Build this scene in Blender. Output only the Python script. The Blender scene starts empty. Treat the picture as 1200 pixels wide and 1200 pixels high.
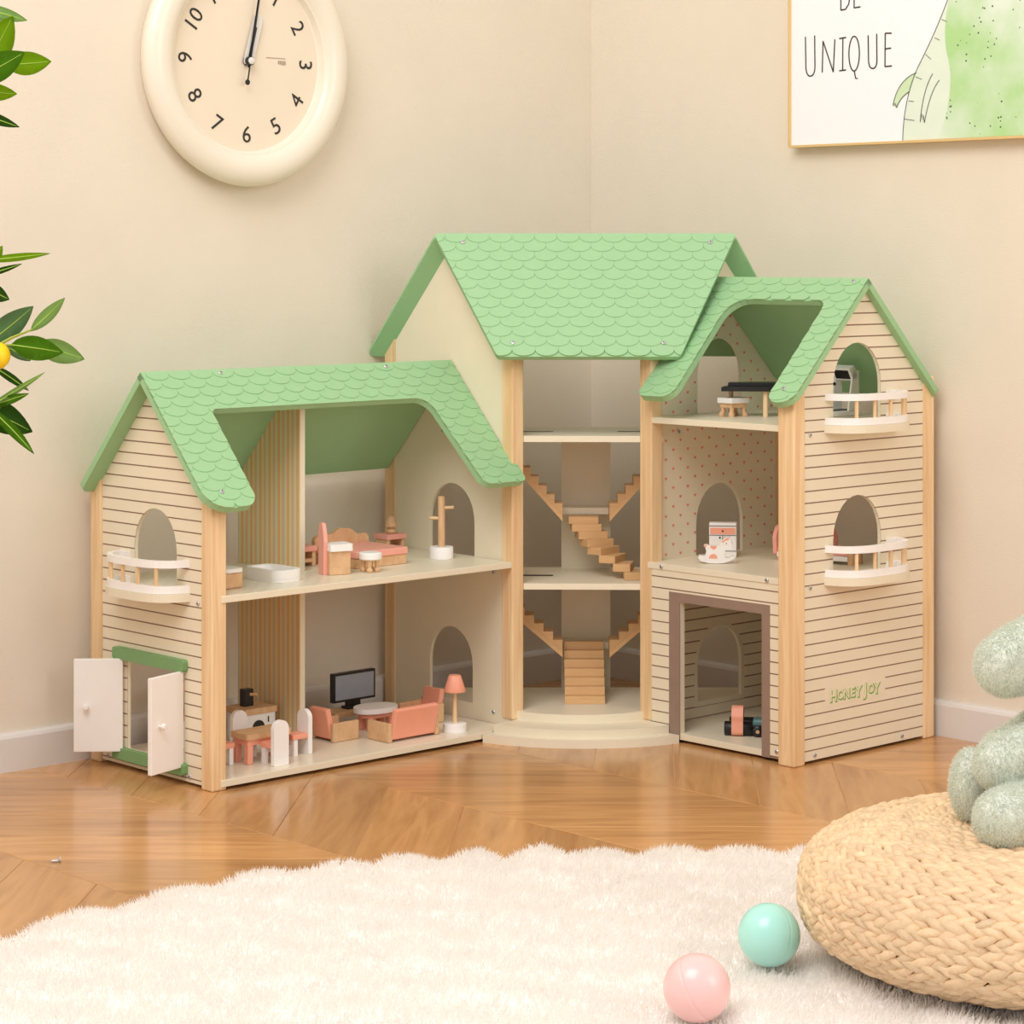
import bpy, bmesh, math, random
import numpy as np
from mathutils import Vector, Matrix
from mathutils.geometry import delaunay_2d_cdt
random.seed(7); RNG = np.random.default_rng(7)
scene = bpy.context.scene
C = scene.collection
PI = math.pi

# ------------------------------------------------------------------ camera, world, lights, exposure
cam_d = bpy.data.cameras.new('camera'); cam = bpy.data.objects.new('camera', cam_d); C.objects.link(cam)
cam.location = (0, 0, 0.70); cam.rotation_euler = (PI/2, 0, 0)
cam_d.lens = 84.78; cam_d.sensor_width = 36; cam_d.sensor_fit = 'HORIZONTAL'
cam_d.shift_y = -0.25; cam_d.clip_start = 0.05; cam_d.clip_end = 50
scene.camera = cam

w = bpy.data.worlds.new('room_light'); scene.world = w; w.use_nodes = True
w.node_tree.nodes['Background'].inputs[0].default_value = (1.0, 0.968, 0.94, 1)
w.node_tree.nodes['Background'].inputs[1].default_value = 0.68

def area(name, loc, target, size, power, col):
    d = bpy.data.lights.new(name, 'AREA'); d.shape = 'RECTANGLE'; d.size, d.size_y = size
    d.energy = power; d.color = col
    o = bpy.data.objects.new(name, d); C.objects.link(o); o.location = loc
    o.rotation_euler = (Vector(target) - Vector(loc)).to_track_quat('-Z', 'Y').to_euler()
    return o
area('ceiling_softbox', (-0.75, 1.25, 2.6), (0.10, 3.3, 0.4), (1.6, 1.6), 52, (1.0, 0.972, 0.95))
area('right_fill_light', (2.6, 0.9, 1.7), (0.1, 3.3, 0.4), (1.4, 1.6), 24, (1.0, 0.975, 0.95))  # area light added on the right as fill; no window stands there

vs = scene.view_settings
vs.view_transform = 'Standard'; vs.look = 'None'; vs.gamma = 1; vs.use_curve_mapping = False
vs.exposure = 0.0

# ------------------------------------------------------------------ room frame: a = distance from right wall, b = distance from left wall
TH = math.radians(43.3)
CX, CY = 0.1334, 4.054
U = (math.cos(TH), math.sin(TH)); V = (-math.sin(TH), math.cos(TH))
def W(a, b, z=0.0):
    return Vector((CX - a*U[0] - b*V[0], CY - a*U[1] - b*V[1], z))
def rot2(x, y, t):
    return x*math.cos(t) - y*math.sin(t), x*math.sin(t) + y*math.cos(t)

# ------------------------------------------------------------------ materials
def srgb(r, g, b):
    f = lambda c: (c/255/12.92) if c/255 <= .04045 else ((c/255+.055)/1.055)**2.4
    return (f(r), f(g), f(b), 1)
MATS = {}
def nodes_of(name):
    m = bpy.data.materials.new(name); m.use_nodes = True
    nt = m.node_tree; return m, nt, nt.nodes['Principled BSDF']
def N(nt, t, **kw):
    n = nt.nodes.new(t)
    for k, v_ in kw.items(): setattr(n, k, v_)
    return n
def paint(name, rgb, rough=0.5, noise=0.03, scale=60, bump=0.0, bscale=300, coat=0.0, rand=0.0, spec=0.5, metal=0.0):
    m, nt, p = nodes_of(name)
    tc = N(nt, 'ShaderNodeTexCoord')
    nz = N(nt, 'ShaderNodeTexNoise'); nz.inputs['Scale'].default_value = scale; nz.inputs['Detail'].default_value = 4
    nt.links.new(tc.outputs['Object'], nz.inputs['Vector'])
    hs = N(nt, 'ShaderNodeHueSaturation'); hs.inputs['Color'].default_value = srgb(*rgb)
    mr = N(nt, 'ShaderNodeMapRange'); mr.inputs['To Min'].default_value = 1-noise; mr.inputs['To Max'].default_value = 1+noise
    mr.inputs['From Min'].default_value = .3; mr.inputs['From Max'].default_value = .7
    nt.links.new(nz.outputs['Fac'], mr.inputs['Value'])
    out = mr.outputs['Result']
    if rand:
        oi = N(nt, 'ShaderNodeObjectInfo'); r2 = N(nt, 'ShaderNodeMapRange')
        r2.inputs['To Min'].default_value = 1-rand; r2.inputs['To Max'].default_value = 1+rand
        nt.links.new(oi.outputs['Random'], r2.inputs['Value'])
        mu = N(nt, 'ShaderNodeMath', operation='MULTIPLY'); nt.links.new(out, mu.inputs[0]); nt.links.new(r2.outputs['Result'], mu.inputs[1])
        out = mu.outputs[0]
    nt.links.new(out, hs.inputs['Value'])
    nt.links.new(hs.outputs['Color'], p.inputs['Base Color'])
    p.inputs['Roughness'].default_value = rough; p.inputs['Coat Weight'].default_value = coat
    p.inputs['Specular IOR Level'].default_value = spec; p.inputs['Metallic'].default_value = metal
    if bump:
        n2 = N(nt, 'ShaderNodeTexNoise'); n2.inputs['Scale'].default_value = bscale; n2.inputs['Detail'].default_value = 3
        nt.links.new(tc.outputs['Object'], n2.inputs['Vector'])
        b = N(nt, 'ShaderNodeBump'); b.inputs['Strength'].default_value = bump; b.inputs['Distance'].default_value = .002
        nt.links.new(n2.outputs['Fac'], b.inputs['Height']); nt.links.new(b.outputs['Normal'], p.inputs['Normal'])
    MATS[name] = m; return m
def wood(name, light, dark, stretch=(40, 40, 3), rough=0.5, rand=0.06, ring=6.0, coat=0.0, bump=0.05, rnd_off=True):
    """grain along the axis with the smallest stretch"""
    m, nt, p = nodes_of(name)
    tc = N(nt, 'ShaderNodeTexCoord'); mp = N(nt, 'ShaderNodeMapping'); mp.inputs['Scale'].default_value = stretch
    oi = N(nt, 'ShaderNodeObjectInfo')
    add = N(nt, 'ShaderNodeVectorMath', operation='ADD'); sc = N(nt, 'ShaderNodeVectorMath', operation='SCALE'); sc.inputs['Scale'].default_value = 7.0
    cb = N(nt, 'ShaderNodeCombineXYZ')
    for i in range(3): nt.links.new(oi.outputs['Random'], cb.inputs[i])
    nt.links.new(cb.outputs[0], sc.inputs[0]); nt.links.new(tc.outputs['Object'], add.inputs[0]); nt.links.new(sc.outputs[0], add.inputs[1])
    nt.links.new(add.outputs[0], mp.inputs['Vector'])
    n1 = N(nt, 'ShaderNodeTexNoise'); n1.inputs['Scale'].default_value = 1.0; n1.inputs['Detail'].default_value = 5; n1.inputs['Distortion'].default_value = .6
    nt.links.new(mp.outputs[0], n1.inputs['Vector'])
    ml = N(nt, 'ShaderNodeMath', operation='MULTIPLY'); ml.inputs[1].default_value = ring
    fr = N(nt, 'ShaderNodeMath', operation='PINGPONG'); fr.inputs[1].default_value = 1.0
    nt.links.new(n1.outputs['Fac'], ml.inputs[0]); nt.links.new(ml.outputs[0], fr.inputs[0])
    n2 = N(nt, 'ShaderNodeTexNoise'); n2.inputs['Scale'].default_value = 4.0; n2.inputs['Detail'].default_value = 6
    nt.links.new(mp.outputs[0], n2.inputs['Vector'])
    mx = N(nt, 'ShaderNodeMath', operation='MULTIPLY_ADD'); mx.inputs[1].default_value = .55
    nt.links.new(fr.outputs[0], mx.inputs[0])
    m3 = N(nt, 'ShaderNodeMath', operation='MULTIPLY'); m3.inputs[1].default_value = .45; nt.links.new(n2.outputs['Fac'], m3.inputs[0])
    nt.links.new(m3.outputs[0], mx.inputs[2])
    cr = N(nt, 'ShaderNodeValToRGB'); cr.color_ramp.elements[0].color = srgb(*light); cr.color_ramp.elements[1].color = srgb(*dark)
    cr.color_ramp.elements[0].position = .15; cr.color_ramp.elements[1].position = .95
    nt.links.new(mx.outputs[0], cr.inputs['Fac'])
    hs = N(nt, 'ShaderNodeHueSaturation'); r2 = N(nt, 'ShaderNodeMapRange'); r2.inputs['To Min'].default_value = 1-rand; r2.inputs['To Max'].default_value = 1+rand
    nt.links.new(oi.outputs['Random'], r2.inputs['Value']); nt.links.new(r2.outputs['Result'], hs.inputs['Value'])
    nt.links.new(cr.outputs['Color'], hs.inputs['Color']); nt.links.new(hs.outputs['Color'], p.inputs['Base Color'])
    p.inputs['Roughness'].default_value = rough; p.inputs['Coat Weight'].default_value = coat; p.inputs['Coat Roughness'].default_value = .12
    if bump:
        b = N(nt, 'ShaderNodeBump'); b.inputs['Strength'].default_value = bump; b.inputs['Distance'].default_value = .001
        nt.links.new(mx.outputs[0], b.inputs['Height']); nt.links.new(b.outputs['Normal'], p.inputs['Normal'])
    MATS[name] = m; return m

paint('wall_paint', (231, 220, 203), .85, .018, 9, .25, 420)
paint('baseboard_paint', (226, 221, 217), .45, .015, 20)
paint('floor_gap_highlight', (226, 186, 132), .6)  # pale tan painted in for the highlights along the plank bevels
wood('oak', (209, 157, 101), (163, 109, 61), (3.0, 26, 26), .24, .13, 4.0, .25, .05)
wood('pine', (244, 214, 170), (224, 182, 132), (90, 90, 4), .5, .03, 5)
wood('beech', (230, 190, 146), (208, 162, 118), (60, 60, 30), .55, .04, 3)
wood('pine_step', (232, 194, 144), (212, 166, 114), (14, 14, 260), .5, .05, 2)
paint('cream', (236, 225, 200), .38, .012, 40, spec=.4)
paint('siding', (238, 226, 201), .45, .012, 40, rand=.012)
paint('siding_line', (150, 118, 96), .7)
paint('garage_trim', (150, 126, 112), .6)
paint('roof_green', (157, 200, 150), .55, .015, 40, .12, 900)
paint('trim_green', (122, 164, 108), .55, .02, 40)
paint('white', (248, 244, 240), .45, .01, 50)
paint('coral', (248, 170, 142), .5, .02, 50)
paint('pink_coral', (246, 172, 154), .5, .02, 50)
paint('black', (22, 22, 24), .35, .05, 50)
paint('screen', (150, 158, 168), .25)
paint('teal', (88, 128, 130), .4, .02)
paint('steel', (200, 200, 202), .35, .05, 300, metal=.6)
paint('slot_shade', (70, 48, 34), .8)  # dark colour standing in for shade inside stair slots and screw recesses
paint('heart', (238, 142, 122), .6)
paint('logo_green', (112, 176, 84), .55)
paint('logo_pale', (238, 226, 190), .55)
paint('clock_rim', (238, 229, 212), .32, .008, 20, coat=.2)
paint('clock_face', (236, 222, 200), .55, .008, 20)
paint('ink', (40, 36, 34), .5)
paint('print_grey', (176, 160, 140), .6)
paint('silver', (225, 222, 218), .3)
paint('gold', (232, 200, 142), .3, .02, metal=.35)
paint('paper', (246, 247, 252), .5, .004)
paint('ball_pink', (252, 200, 197), .3, .01, 20, coat=.3)
paint('ball_teal', (178, 236, 224), .3, .01, 20, coat=.3)
paint('straw', (232, 201, 162), .6, .17, 70, .3, 500, rand=.09)
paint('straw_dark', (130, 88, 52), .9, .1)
paint('rug_base', (252, 249, 246), .95)
paint('plush', (222, 227, 217), .95, .05, 60)
def fur_mat(name, rgb, trans):
    m, nt, p = nodes_of(name); nt.nodes.remove(p)
    di = N(nt, 'ShaderNodeBsdfDiffuse'); tr = N(nt, 'ShaderNodeBsdfTranslucent'); mx = N(nt, 'ShaderNodeMixShader')
    tc = N(nt, 'ShaderNodeTexCoord'); nz = N(nt, 'ShaderNodeTexNoise'); nz.inputs['Scale'].default_value = 14; nt.links.new(tc.outputs['Object'], nz.inputs['Vector'])
    mr = N(nt, 'ShaderNodeMapRange'); mr.inputs['To Min'].default_value = .975; mr.inputs['To Max'].default_value = 1.015; nt.links.new(nz.outputs['Fac'], mr.inputs['Value'])
    hs = N(nt, 'ShaderNodeHueSaturation'); hs.inputs['Color'].default_value = srgb(*rgb); nt.links.new(mr.outputs['Result'], hs.inputs['Value'])
    for b_ in (di, tr): nt.links.new(hs.outputs['Color'], b_.inputs['Color'])
    mx.inputs['Fac'].default_value = trans
    nt.links.new(di.outputs[0], mx.inputs[1]); nt.links.new(tr.outputs[0], mx.inputs[2])
    nt.links.new(mx.outputs[0], nt.nodes['Material Output'].inputs['Surface']); MATS[name] = m
fur_mat('rug_fur', (254, 251, 248), .5)
fur_mat('plush_fur', (232, 236, 226), .5)
paint('plush_eye', (20, 18, 18), .15)
paint('bark', (120, 92, 62), .8, .1, 60)
paint('twig', (170, 178, 70), .6, .05)
paint('vein', (168, 200, 80), .5)
paint('lemon', (250, 208, 20), .4, .03, 200, .15, 400)
paint('pot', (235, 228, 216), .5)
paint('soil', (70, 50, 36), .95, .2)
for b_ in ('ball_pink', 'ball_teal'):
    MATS[b_].node_tree.nodes['Principled BSDF'].inputs['Subsurface Weight'].default_value = .25
    MATS[b_].node_tree.nodes['Principled BSDF'].inputs['Subsurface Radius'].default_value = (.02, .012, .012)

def stripes_mat():
    m, nt, p = nodes_of('stripes')
    tc = N(nt, 'ShaderNodeTexCoord'); sx = N(nt, 'ShaderNodeSeparateXYZ'); nt.links.new(tc.outputs['Object'], sx.inputs[0])
    ml = N(nt, 'ShaderNodeMath', operation='MULTIPLY'); ml.inputs[1].default_value = 1/.0215
    nt.links.new(sx.outputs['Y'], ml.inputs[0])
    fr = N(nt, 'ShaderNodeMath', operation='FRACT'); nt.links.new(ml.outputs[0], fr.inputs[0])
    cr = N(nt, 'ShaderNodeValToRGB'); cr.color_ramp.interpolation = 'CONSTANT'
    el = cr.color_ramp.elements
    el[0].position = 0; el[0].color = srgb(232, 218, 186); el[1].position = .22; el[1].color = srgb(238, 190, 122)
    for pos, c in ((.5, (232, 218, 186)), (.72, (214, 206, 176)), (.86, (238, 190, 122))):
        e = el.new(pos); e.color = srgb(*c)
    nt.links.new(fr.outputs[0], cr.inputs['Fac']); nt.links.new(cr.outputs['Color'], p.inputs['Base Color']); p.inputs['Roughness'].default_value = .5
    MATS['stripes'] = m
stripes_mat()
def grid_mat(name, base, line, sx_, sy_, width):
    m, nt, p = nodes_of(name)
    tc = N(nt, 'ShaderNodeTexCoord'); br = N(nt, 'ShaderNodeTexBrick')
    br.inputs['Color1'].default_value = srgb(*base); br.inputs['Color2'].default_value = srgb(*base); br.inputs['Mortar'].default_value = srgb(*line)
    br.inputs['Scale'].default_value = 1; br.inputs['Brick Width'].default_value = sx_; br.inputs['Row Height'].default_value = sy_
    br.inputs['Mortar Size'].default_value = width; br.inputs['Mortar Smooth'].default_value = .3
    nt.links.new(tc.outputs['Object'], br.inputs['Vector']); nt.links.new(br.outputs['Color'], p.inputs['Base Color'])
    p.inputs['Roughness'].default_value = .28; MATS[name] = m
grid_mat('floor_print', (236, 226, 204), (214, 200, 174), .30, .012, .0005)
grid_mat('bath_print', (238, 229, 208), (206, 192, 164), .022, .011, .0009)

def watercolour():
    m, nt, p = nodes_of('watercolour')
    tc = N(nt, 'ShaderNodeTexCoord'); n1 = N(nt, 'ShaderNodeTexNoise'); n1.inputs['Scale'].default_value = 9; n1.inputs['Detail'].default_value = 5
    nt.links.new(tc.outputs['Object'], n1.inputs['Vector'])
    cr = N(nt, 'ShaderNodeValToRGB'); e = cr.color_ramp.elements
    e[0].position = .36; e[0].color = srgb(176, 218, 148); e[1].position = .62; e[1].color = srgb(226, 238, 222)
    nt.links.new(n1.outputs['Fac'], cr.inputs['Fac'])
    vo = N(nt, 'ShaderNodeTexVoronoi'); vo.inputs['Scale'].default_value = 110; nt.links.new(tc.outputs['Object'], vo.inputs['Vector'])
    lt = N(nt, 'ShaderNodeMath', operation='LESS_THAN'); lt.inputs[1].default_value = .17; nt.links.new(vo.outputs['Distance'], lt.inputs[0])
    n3 = N(nt, 'ShaderNodeTexNoise'); n3.inputs['Scale'].default_value = 30; nt.links.new(tc.outputs['Object'], n3.inputs['Vector'])
    gt = N(nt, 'ShaderNodeMath', operation='GREATER_THAN'); gt.inputs[1].default_value = .50; nt.links.new(n3.outputs['Fac'], gt.inputs[0])
    mu = N(nt, 'ShaderNodeMath', operation='MULTIPLY'); nt.links.new(lt.outputs[0], mu.inputs[0]); nt.links.new(gt.outputs[0], mu.inputs[1])
    mx = N(nt, 'ShaderNodeMixRGB'); mx.inputs['Color2'].default_value = srgb(92, 112, 86)
    nt.links.new(mu.outputs[0], mx.inputs['Fac']); nt.links.new(cr.outputs['Color'], mx.inputs['Color1'])
    nt.links.new(mx.outputs[0], p.inputs['Base Color']); p.inputs['Roughness'].default_value = .5; MATS['watercolour'] = m
watercolour()
paint('wash_pale', (226, 238, 222), .5, .02, 30)
paint('wash_green', (204, 228, 188), .5, .02, 30)

# ------------------------------------------------------------------ object helpers
def tag(o, label=None, cat=None, group=None, kind=None):
    if label: o['label'] = label
    if cat: o['category'] = cat
    if group: o['group'] = group
    if kind: o['kind'] = kind
    return o
def thing(name, label, cat, loc=(0, 0, 0), rz=0, group=None):
    o = bpy.data.objects.new(name, None); C.objects.link(o); o.empty_display_size = .02
    o.location = loc; o.rotation_euler = (0, 0, rz)
    return tag(o, label, cat, group)
def link(name, me, mat, parent=None, smooth=False):
    if mat and not me.materials: me.materials.append(MATS[mat])
    o = bpy.data.objects.new(name, me); C.objects.link(o)
    if parent: o.parent = parent
    if smooth:
        for p in me.polygons: p.use_smooth = True
    return o
def from_bm(name, bm, mat, parent=None, smooth=False):
    bmesh.ops.recalc_face_normals(bm, faces=bm.faces)
    me = bpy.data.meshes.new(name); bm.to_mesh(me); bm.free()
    return link(name, me, mat, parent, smooth)
def smooth_angle(o, deg=35):
    me = o.data
    for p in me.polygons: p.use_smooth = True
    try: me.set_sharp_from_angle(angle=math.radians(deg))
    except Exception: pass
    return o
def bbox(bm, lo, hi, bev=0.0, seg=2, M=None):
    """bevelled box into bm"""
    r = bmesh.ops.create_cube(bm, size=1.0); vs_ = r['verts']
    for v_ in vs_:
        v_.co = Vector([(lo[i]+hi[i])/2 + v_.co[i]*(hi[i]-lo[i]) for i in range(3)])
    if M is not None: bmesh.ops.transform(bm, matrix=M, verts=vs_)
    if bev:
        es = list({e for v_ in vs_ for e in v_.link_edges})
        bmesh.ops.bevel(bm, geom=es, offset=bev, segments=seg, affect='EDGES', profile=.5)
def box(name, lo, hi, mat, parent=None, bev=.0008, seg=2, M=None):
    bm = bmesh.new(); bbox(bm, lo, hi, bev, seg, M)
    return from_bm(name, bm, mat, parent)
def lathe_bm(bm, prof, seg=24, M=None):
    rings = []
    vs_ = []
    for r, z in prof:
        if r < 1e-6: ring = [bm.verts.new((0, 0, z))]
        else: ring = [bm.verts.new((r*math.cos(2*PI*i/seg), r*math.sin(2*PI*i/seg), z)) for i in range(seg)]
        rings.append(ring); vs_ += ring
    for A, B in zip(rings, rings[1:]):
        for i in range(seg):
            j = (i+1) % seg
            if len(A) == 1 and len(B) == 1: break
            if len(A) == 1: bm.faces.new((A[0], B[i], B[j]))
            elif len(B) == 1: bm.faces.new((A[i], A[j], B[0]))
            else: bm.faces.new((A[i], A[j], B[j], B[i]))
    for R in (rings[0], rings[-1]):
        if len(R) > 1: bm.faces.new(R)
    if M is not None: bmesh.ops.transform(bm, matrix=M, verts=vs_)
def lathe(name, prof, mat, parent=None, seg=24, M=None):
    bm = bmesh.new(); lathe_bm(bm, prof, seg, M)
    return smooth_angle(from_bm(name, bm, mat, parent), 40)
def tube_bm(bm, pts, rad, seg=8):
    pts = [Vector(p) for p in pts]
    rads = rad if isinstance(rad, (list, tuple)) else [rad]*len(pts)
    rings = []; prev = None
    for i, p in enumerate(pts):
        d = (pts[min(i+1, len(pts)-1)] - pts[max(i-1, 0)]).normalized()
        if prev is None:
            n = d.orthogonal().normalized()
        else:
            n = (prev - d*prev.dot(d)).normalized()
        prev = n; b = d.cross(n)
        rings.append([bm.verts.new(p + (n*math.cos(2*PI*k/seg) + b*math.sin(2*PI*k/seg))*rads[i]) for k in range(seg)])
    for A, B in zip(rings, rings[1:]):
        for k in range(seg): bm.faces.new((A[k], A[(k+1) % seg], B[(k+1) % seg], B[k]))
    bm.faces.new(rings[0]); bm.faces.new(rings[-1])
def tube(name, pts, rad, mat, parent=None, seg=8):
    bm = bmesh.new(); tube_bm(bm, pts, rad, seg)
    return smooth_angle(from_bm(name, bm, mat, parent), 50)
def inside(p, poly):
    x, y = p; c = False; n = len(poly); j = n-1
    for i in range(n):
        xi, yi = poly[i]; xj, yj = poly[j]
        if (yi > y) != (yj > y) and x < (xj-xi)*(y-yi)/(yj-yi)+xi: c = not c
        j = i
    return c
def rounded(pts, seg=6):
    """pts: (x, y) or (x, y, r) -> polygon with rounded corners"""
    out = []; n = len(pts)
    for i in range(n):
        p = Vector(pts[i][:2]); r = pts[i][2] if len(pts[i]) > 2 else 0
        if r <= 0: out.append((p.x, p.y)); continue
        a = Vector(pts[i-1][:2]) - p; b = Vector(pts[(i+1) % n][:2]) - p
        la, lb = a.length, b.length; a.normalize(); b.normalize()
        ang = a.angle(b); t = min(r/math.tan(ang/2), la*.49, lb*.49); rr = t*math.tan(ang/2)
        p0 = p + a*t; p1 = p + b*t; c = p + (a+b).normalized()*(rr/math.sin(ang/2))
        a0 = math.atan2(p0.y-c.y, p0.x-c.x); a1 = math.atan2(p1.y-c.y, p1.x-c.x)
        da = (a1-a0+PI) % (2*PI) - PI
        for k in range(seg+1):
            q = a0 + da*k/seg; out.append((c.x+rr*math.cos(q), c.y+rr*math.sin(q)))
    return out
def arch(c, w_, z0, z1, n=14):
    """arched opening (pointing up), tall rounded head"""
    h = w_*.56; zs = z1-h
    return [(c-w_/2, z0)] + [(c-w_/2*math.cos(PI*i/n), zs+h*math.sin(PI*i/n)) for i in range(n+1)] + [(c+w_/2, z0)]
def cdt(loops, keep):
    verts = []; edges = []
    for L in loops:
        s = len(verts); verts += [Vector(p) for p in L]; edges += [(s+i, s+(i+1) % len(L)) for i in range(len(L))]
    r = delaunay_2d_cdt(verts, edges, [], 0, 1e-6)
    vv = [(v_.x, v_.y) for v_ in r[0]]
    tris = []
    for f in r[2]:
        c = (sum(vv[i][0] for i in f)/3, sum(vv[i][1] for i in f)/3)
        if keep(c): tris.append(tuple(f))
    return vv, tris
def components(tris):
    par = {}
    def find(x):
        while par[x] != x: par[x] = par[par[x]]; x = par[x]
        return x
    em = {}
    for t, f in enumerate(tris):
        par[t] = t
        for k in range(3):
            e = tuple(sorted((f[k], f[(k+1) % 3])))
            em.setdefault(e, []).append(t)
    for ts in em.values():
        for t in ts[1:]: par[find(t)] = find(ts[0])
    g = {}
    for t in range(len(tris)): g.setdefault(find(t), []).append(tris[t])
    return list(g.values())
def extrude_tris(vv, tris, mp, top, bot):
    """mp(x, y, n) -> 3D; top/bot: number or function(x, y)"""
    ft = top if callable(top) else (lambda x, y: top); fb = bot if callable(bot) else (lambda x, y: bot)
    bm = bmesh.new(); T = {}; B = {}
    for f in tris:
        for i in f:
            if i not in T:
                x, y = vv[i]; T[i] = bm.verts.new(mp(x, y, ft(x, y))); B[i] = bm.verts.new(mp(x, y, fb(x, y)))
    cnt = {}
    for f in tris:
        bm.faces.new([T[i] for i in f]); bm.faces.new([B[i] for i in reversed(f)])
        for k in range(3):
            e = (f[k], f[(k+1) % 3]); cnt[e] = cnt.get(e, 0)+1
    for (i, j) in list(cnt):
        if (j, i) not in cnt: bm.faces.new((T[j], T[i], B[i], B[j]))
    return bm
def panel(name, outline, holes, mp, n0, n1, mat, parent, dissolve=True):
    vv, tris = cdt([outline]+holes, lambda c: inside(c, outline) and not any(inside(c, h) for h in holes))
    bm = extrude_tris(vv, tris, mp, n1, n0)
    if dissolve: bmesh.ops.dissolve_limit(bm, angle_limit=.01, verts=bm.verts, edges=bm.edges)
    return from_bm(name, bm, mat, parent)
def planks(outline, holes, mp, n0, n1, z0, pitch, gap, parent, mat='siding', name='siding_plank'):
    ys = [p[1] for p in outline]; xs = [p[0] for p in outline]
    k = 0; z = z0
    while z < max(ys):
        lo, hi = z+gap/2, z+pitch-gap/2
        R = [(min(xs)-.01, lo), (max(xs)+.01, lo), (max(xs)+.01, hi), (min(xs)-.01, hi)]
        vv, tris = cdt([outline, R]+holes, lambda c: lo < c[1] < hi and inside(c, outline) and not any(inside(c, h) for h in holes))
        for comp in components(tris):
            area_ = sum(abs((vv[b][0]-vv[a][0])*(vv[c][1]-vv[a][1])-(vv[c][0]-vv[a][0])*(vv[b][1]-vv[a][1]))/2 for a, b, c in comp)
            if area_ < 3e-6: continue
            bm = extrude_tris(vv, comp, mp, n1, n0)
            bmesh.ops.dissolve_limit(bm, angle_limit=.01, verts=bm.verts, edges=bm.edges)
            from_bm(name, bm, mat, parent)
        z += pitch; k += 1
def text_mesh(s, size, extrude, bold=0.0, shear=0.0, align='CENTER'):
    cu = bpy.data.curves.new('lettering', 'FONT'); cu.body = s; cu.size = size; cu.extrude = extrude; cu.offset = bold; cu.shear = shear
    cu.align_x = align; cu.align_y = 'CENTER'; cu.resolution_u = 3
    o = bpy.data.objects.new('lettering_tmp', cu); C.objects.link(o)
    bpy.context.view_layer.update()
    me = bpy.data.meshes.new_from_object(o.evaluated_get(bpy.context.evaluated_depsgraph_get()))
    bpy.data.objects.remove(o); bpy.data.curves.remove(cu)
    me.materials.clear()
    return me
def ribbon(bm, pts, width, mp, h):
    """flat stroke of the given width"""
    pts = [Vector(p) for p in pts]; L = []; R = []
    for i, p in enumerate(pts):
        d = (pts[min(i+1, len(pts)-1)]-pts[max(i-1, 0)]).normalized(); n = Vector((-d.y, d.x))*width/2
        L.append(p+n); R.append(p-n)
    a = [bm.verts.new(mp(q.x, q.y, h)) for q in L]; b = [bm.verts.new(mp(q.x, q.y, h)) for q in R]
    for i in range(len(pts)-1): bm.faces.new((a[i], a[i+1], b[i+1], b[i]))
def bez(p0, p1, p2, n=10):
    return [((1-t)**2*p0[0]+2*t*(1-t)*p1[0]+t*t*p2[0], (1-t)**2*p0[1]+2*t*(1-t)*p1[1]+t*t*p2[1]) for t in [i/n for i in range(n+1)]]
def copy_tree(o, parent=None):
    c = o.copy(); C.objects.link(c); c.parent = parent
    for ch in list(o.children): copy_tree(ch, c)
    return c

# ------------------------------------------------------------------ the room
def slab(name, a0, a1, b0, b1, z0, z1, mat, kind='structure', bev=0):
    o = box(name, (-a1, -b1, z0), (-a0, -b0, z1), mat, None, bev)
    o.location = (CX, CY, 0); o.rotation_euler = (0, 0, TH)
    return tag(o, kind=kind)
tag(slab('wall_left', -.12, 3.6, -.12, 0, -.02, 2.7, 'wall_paint'), 'beige textured wall behind the clock', 'wall')
tag(slab('wall_right', -.12, 0, 0, 3.4, -.02, 2.7, 'wall_paint'), 'beige textured wall behind the framed print', 'wall')
def baseboard(name, L, left):
    bm = bmesh.new()
    prof = [(0, 0), (.0115, 0), (.0115, .045), (.0095, .049), (.006, .0515), (0, .0515)]
    A = []; B = []
    for d, z in prof:
        if left: A.append(bm.verts.new((-.0115+.0115 if False else -0.0, -d, z))); B.append(bm.verts.new((-L, -d, z)))
        else: A.append(bm.verts.new((-d, -.0115, z))); B.append(bm.verts.new((-d, -L, z)))
    n = len(prof)
    for i in range(n): bm.faces.new((A[i], A[(i+1) % n], B[(i+1) % n], B[i]))
    bm.faces.new(A); bm.faces.new(B)
    o = from_bm(name, bm, 'baseboard_paint'); o.location = (CX, CY, 0); o.rotation_euler = (0, 0, TH)
    tag(o, kind='structure')
    return o
tag(baseboard('baseboard_left', 3.5, True), 'white skirting board along the wall with the clock', 'baseboard')
tag(baseboard('baseboard_right', 3.3, False), 'white skirting board along the wall with the framed print', 'baseboard')
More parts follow.
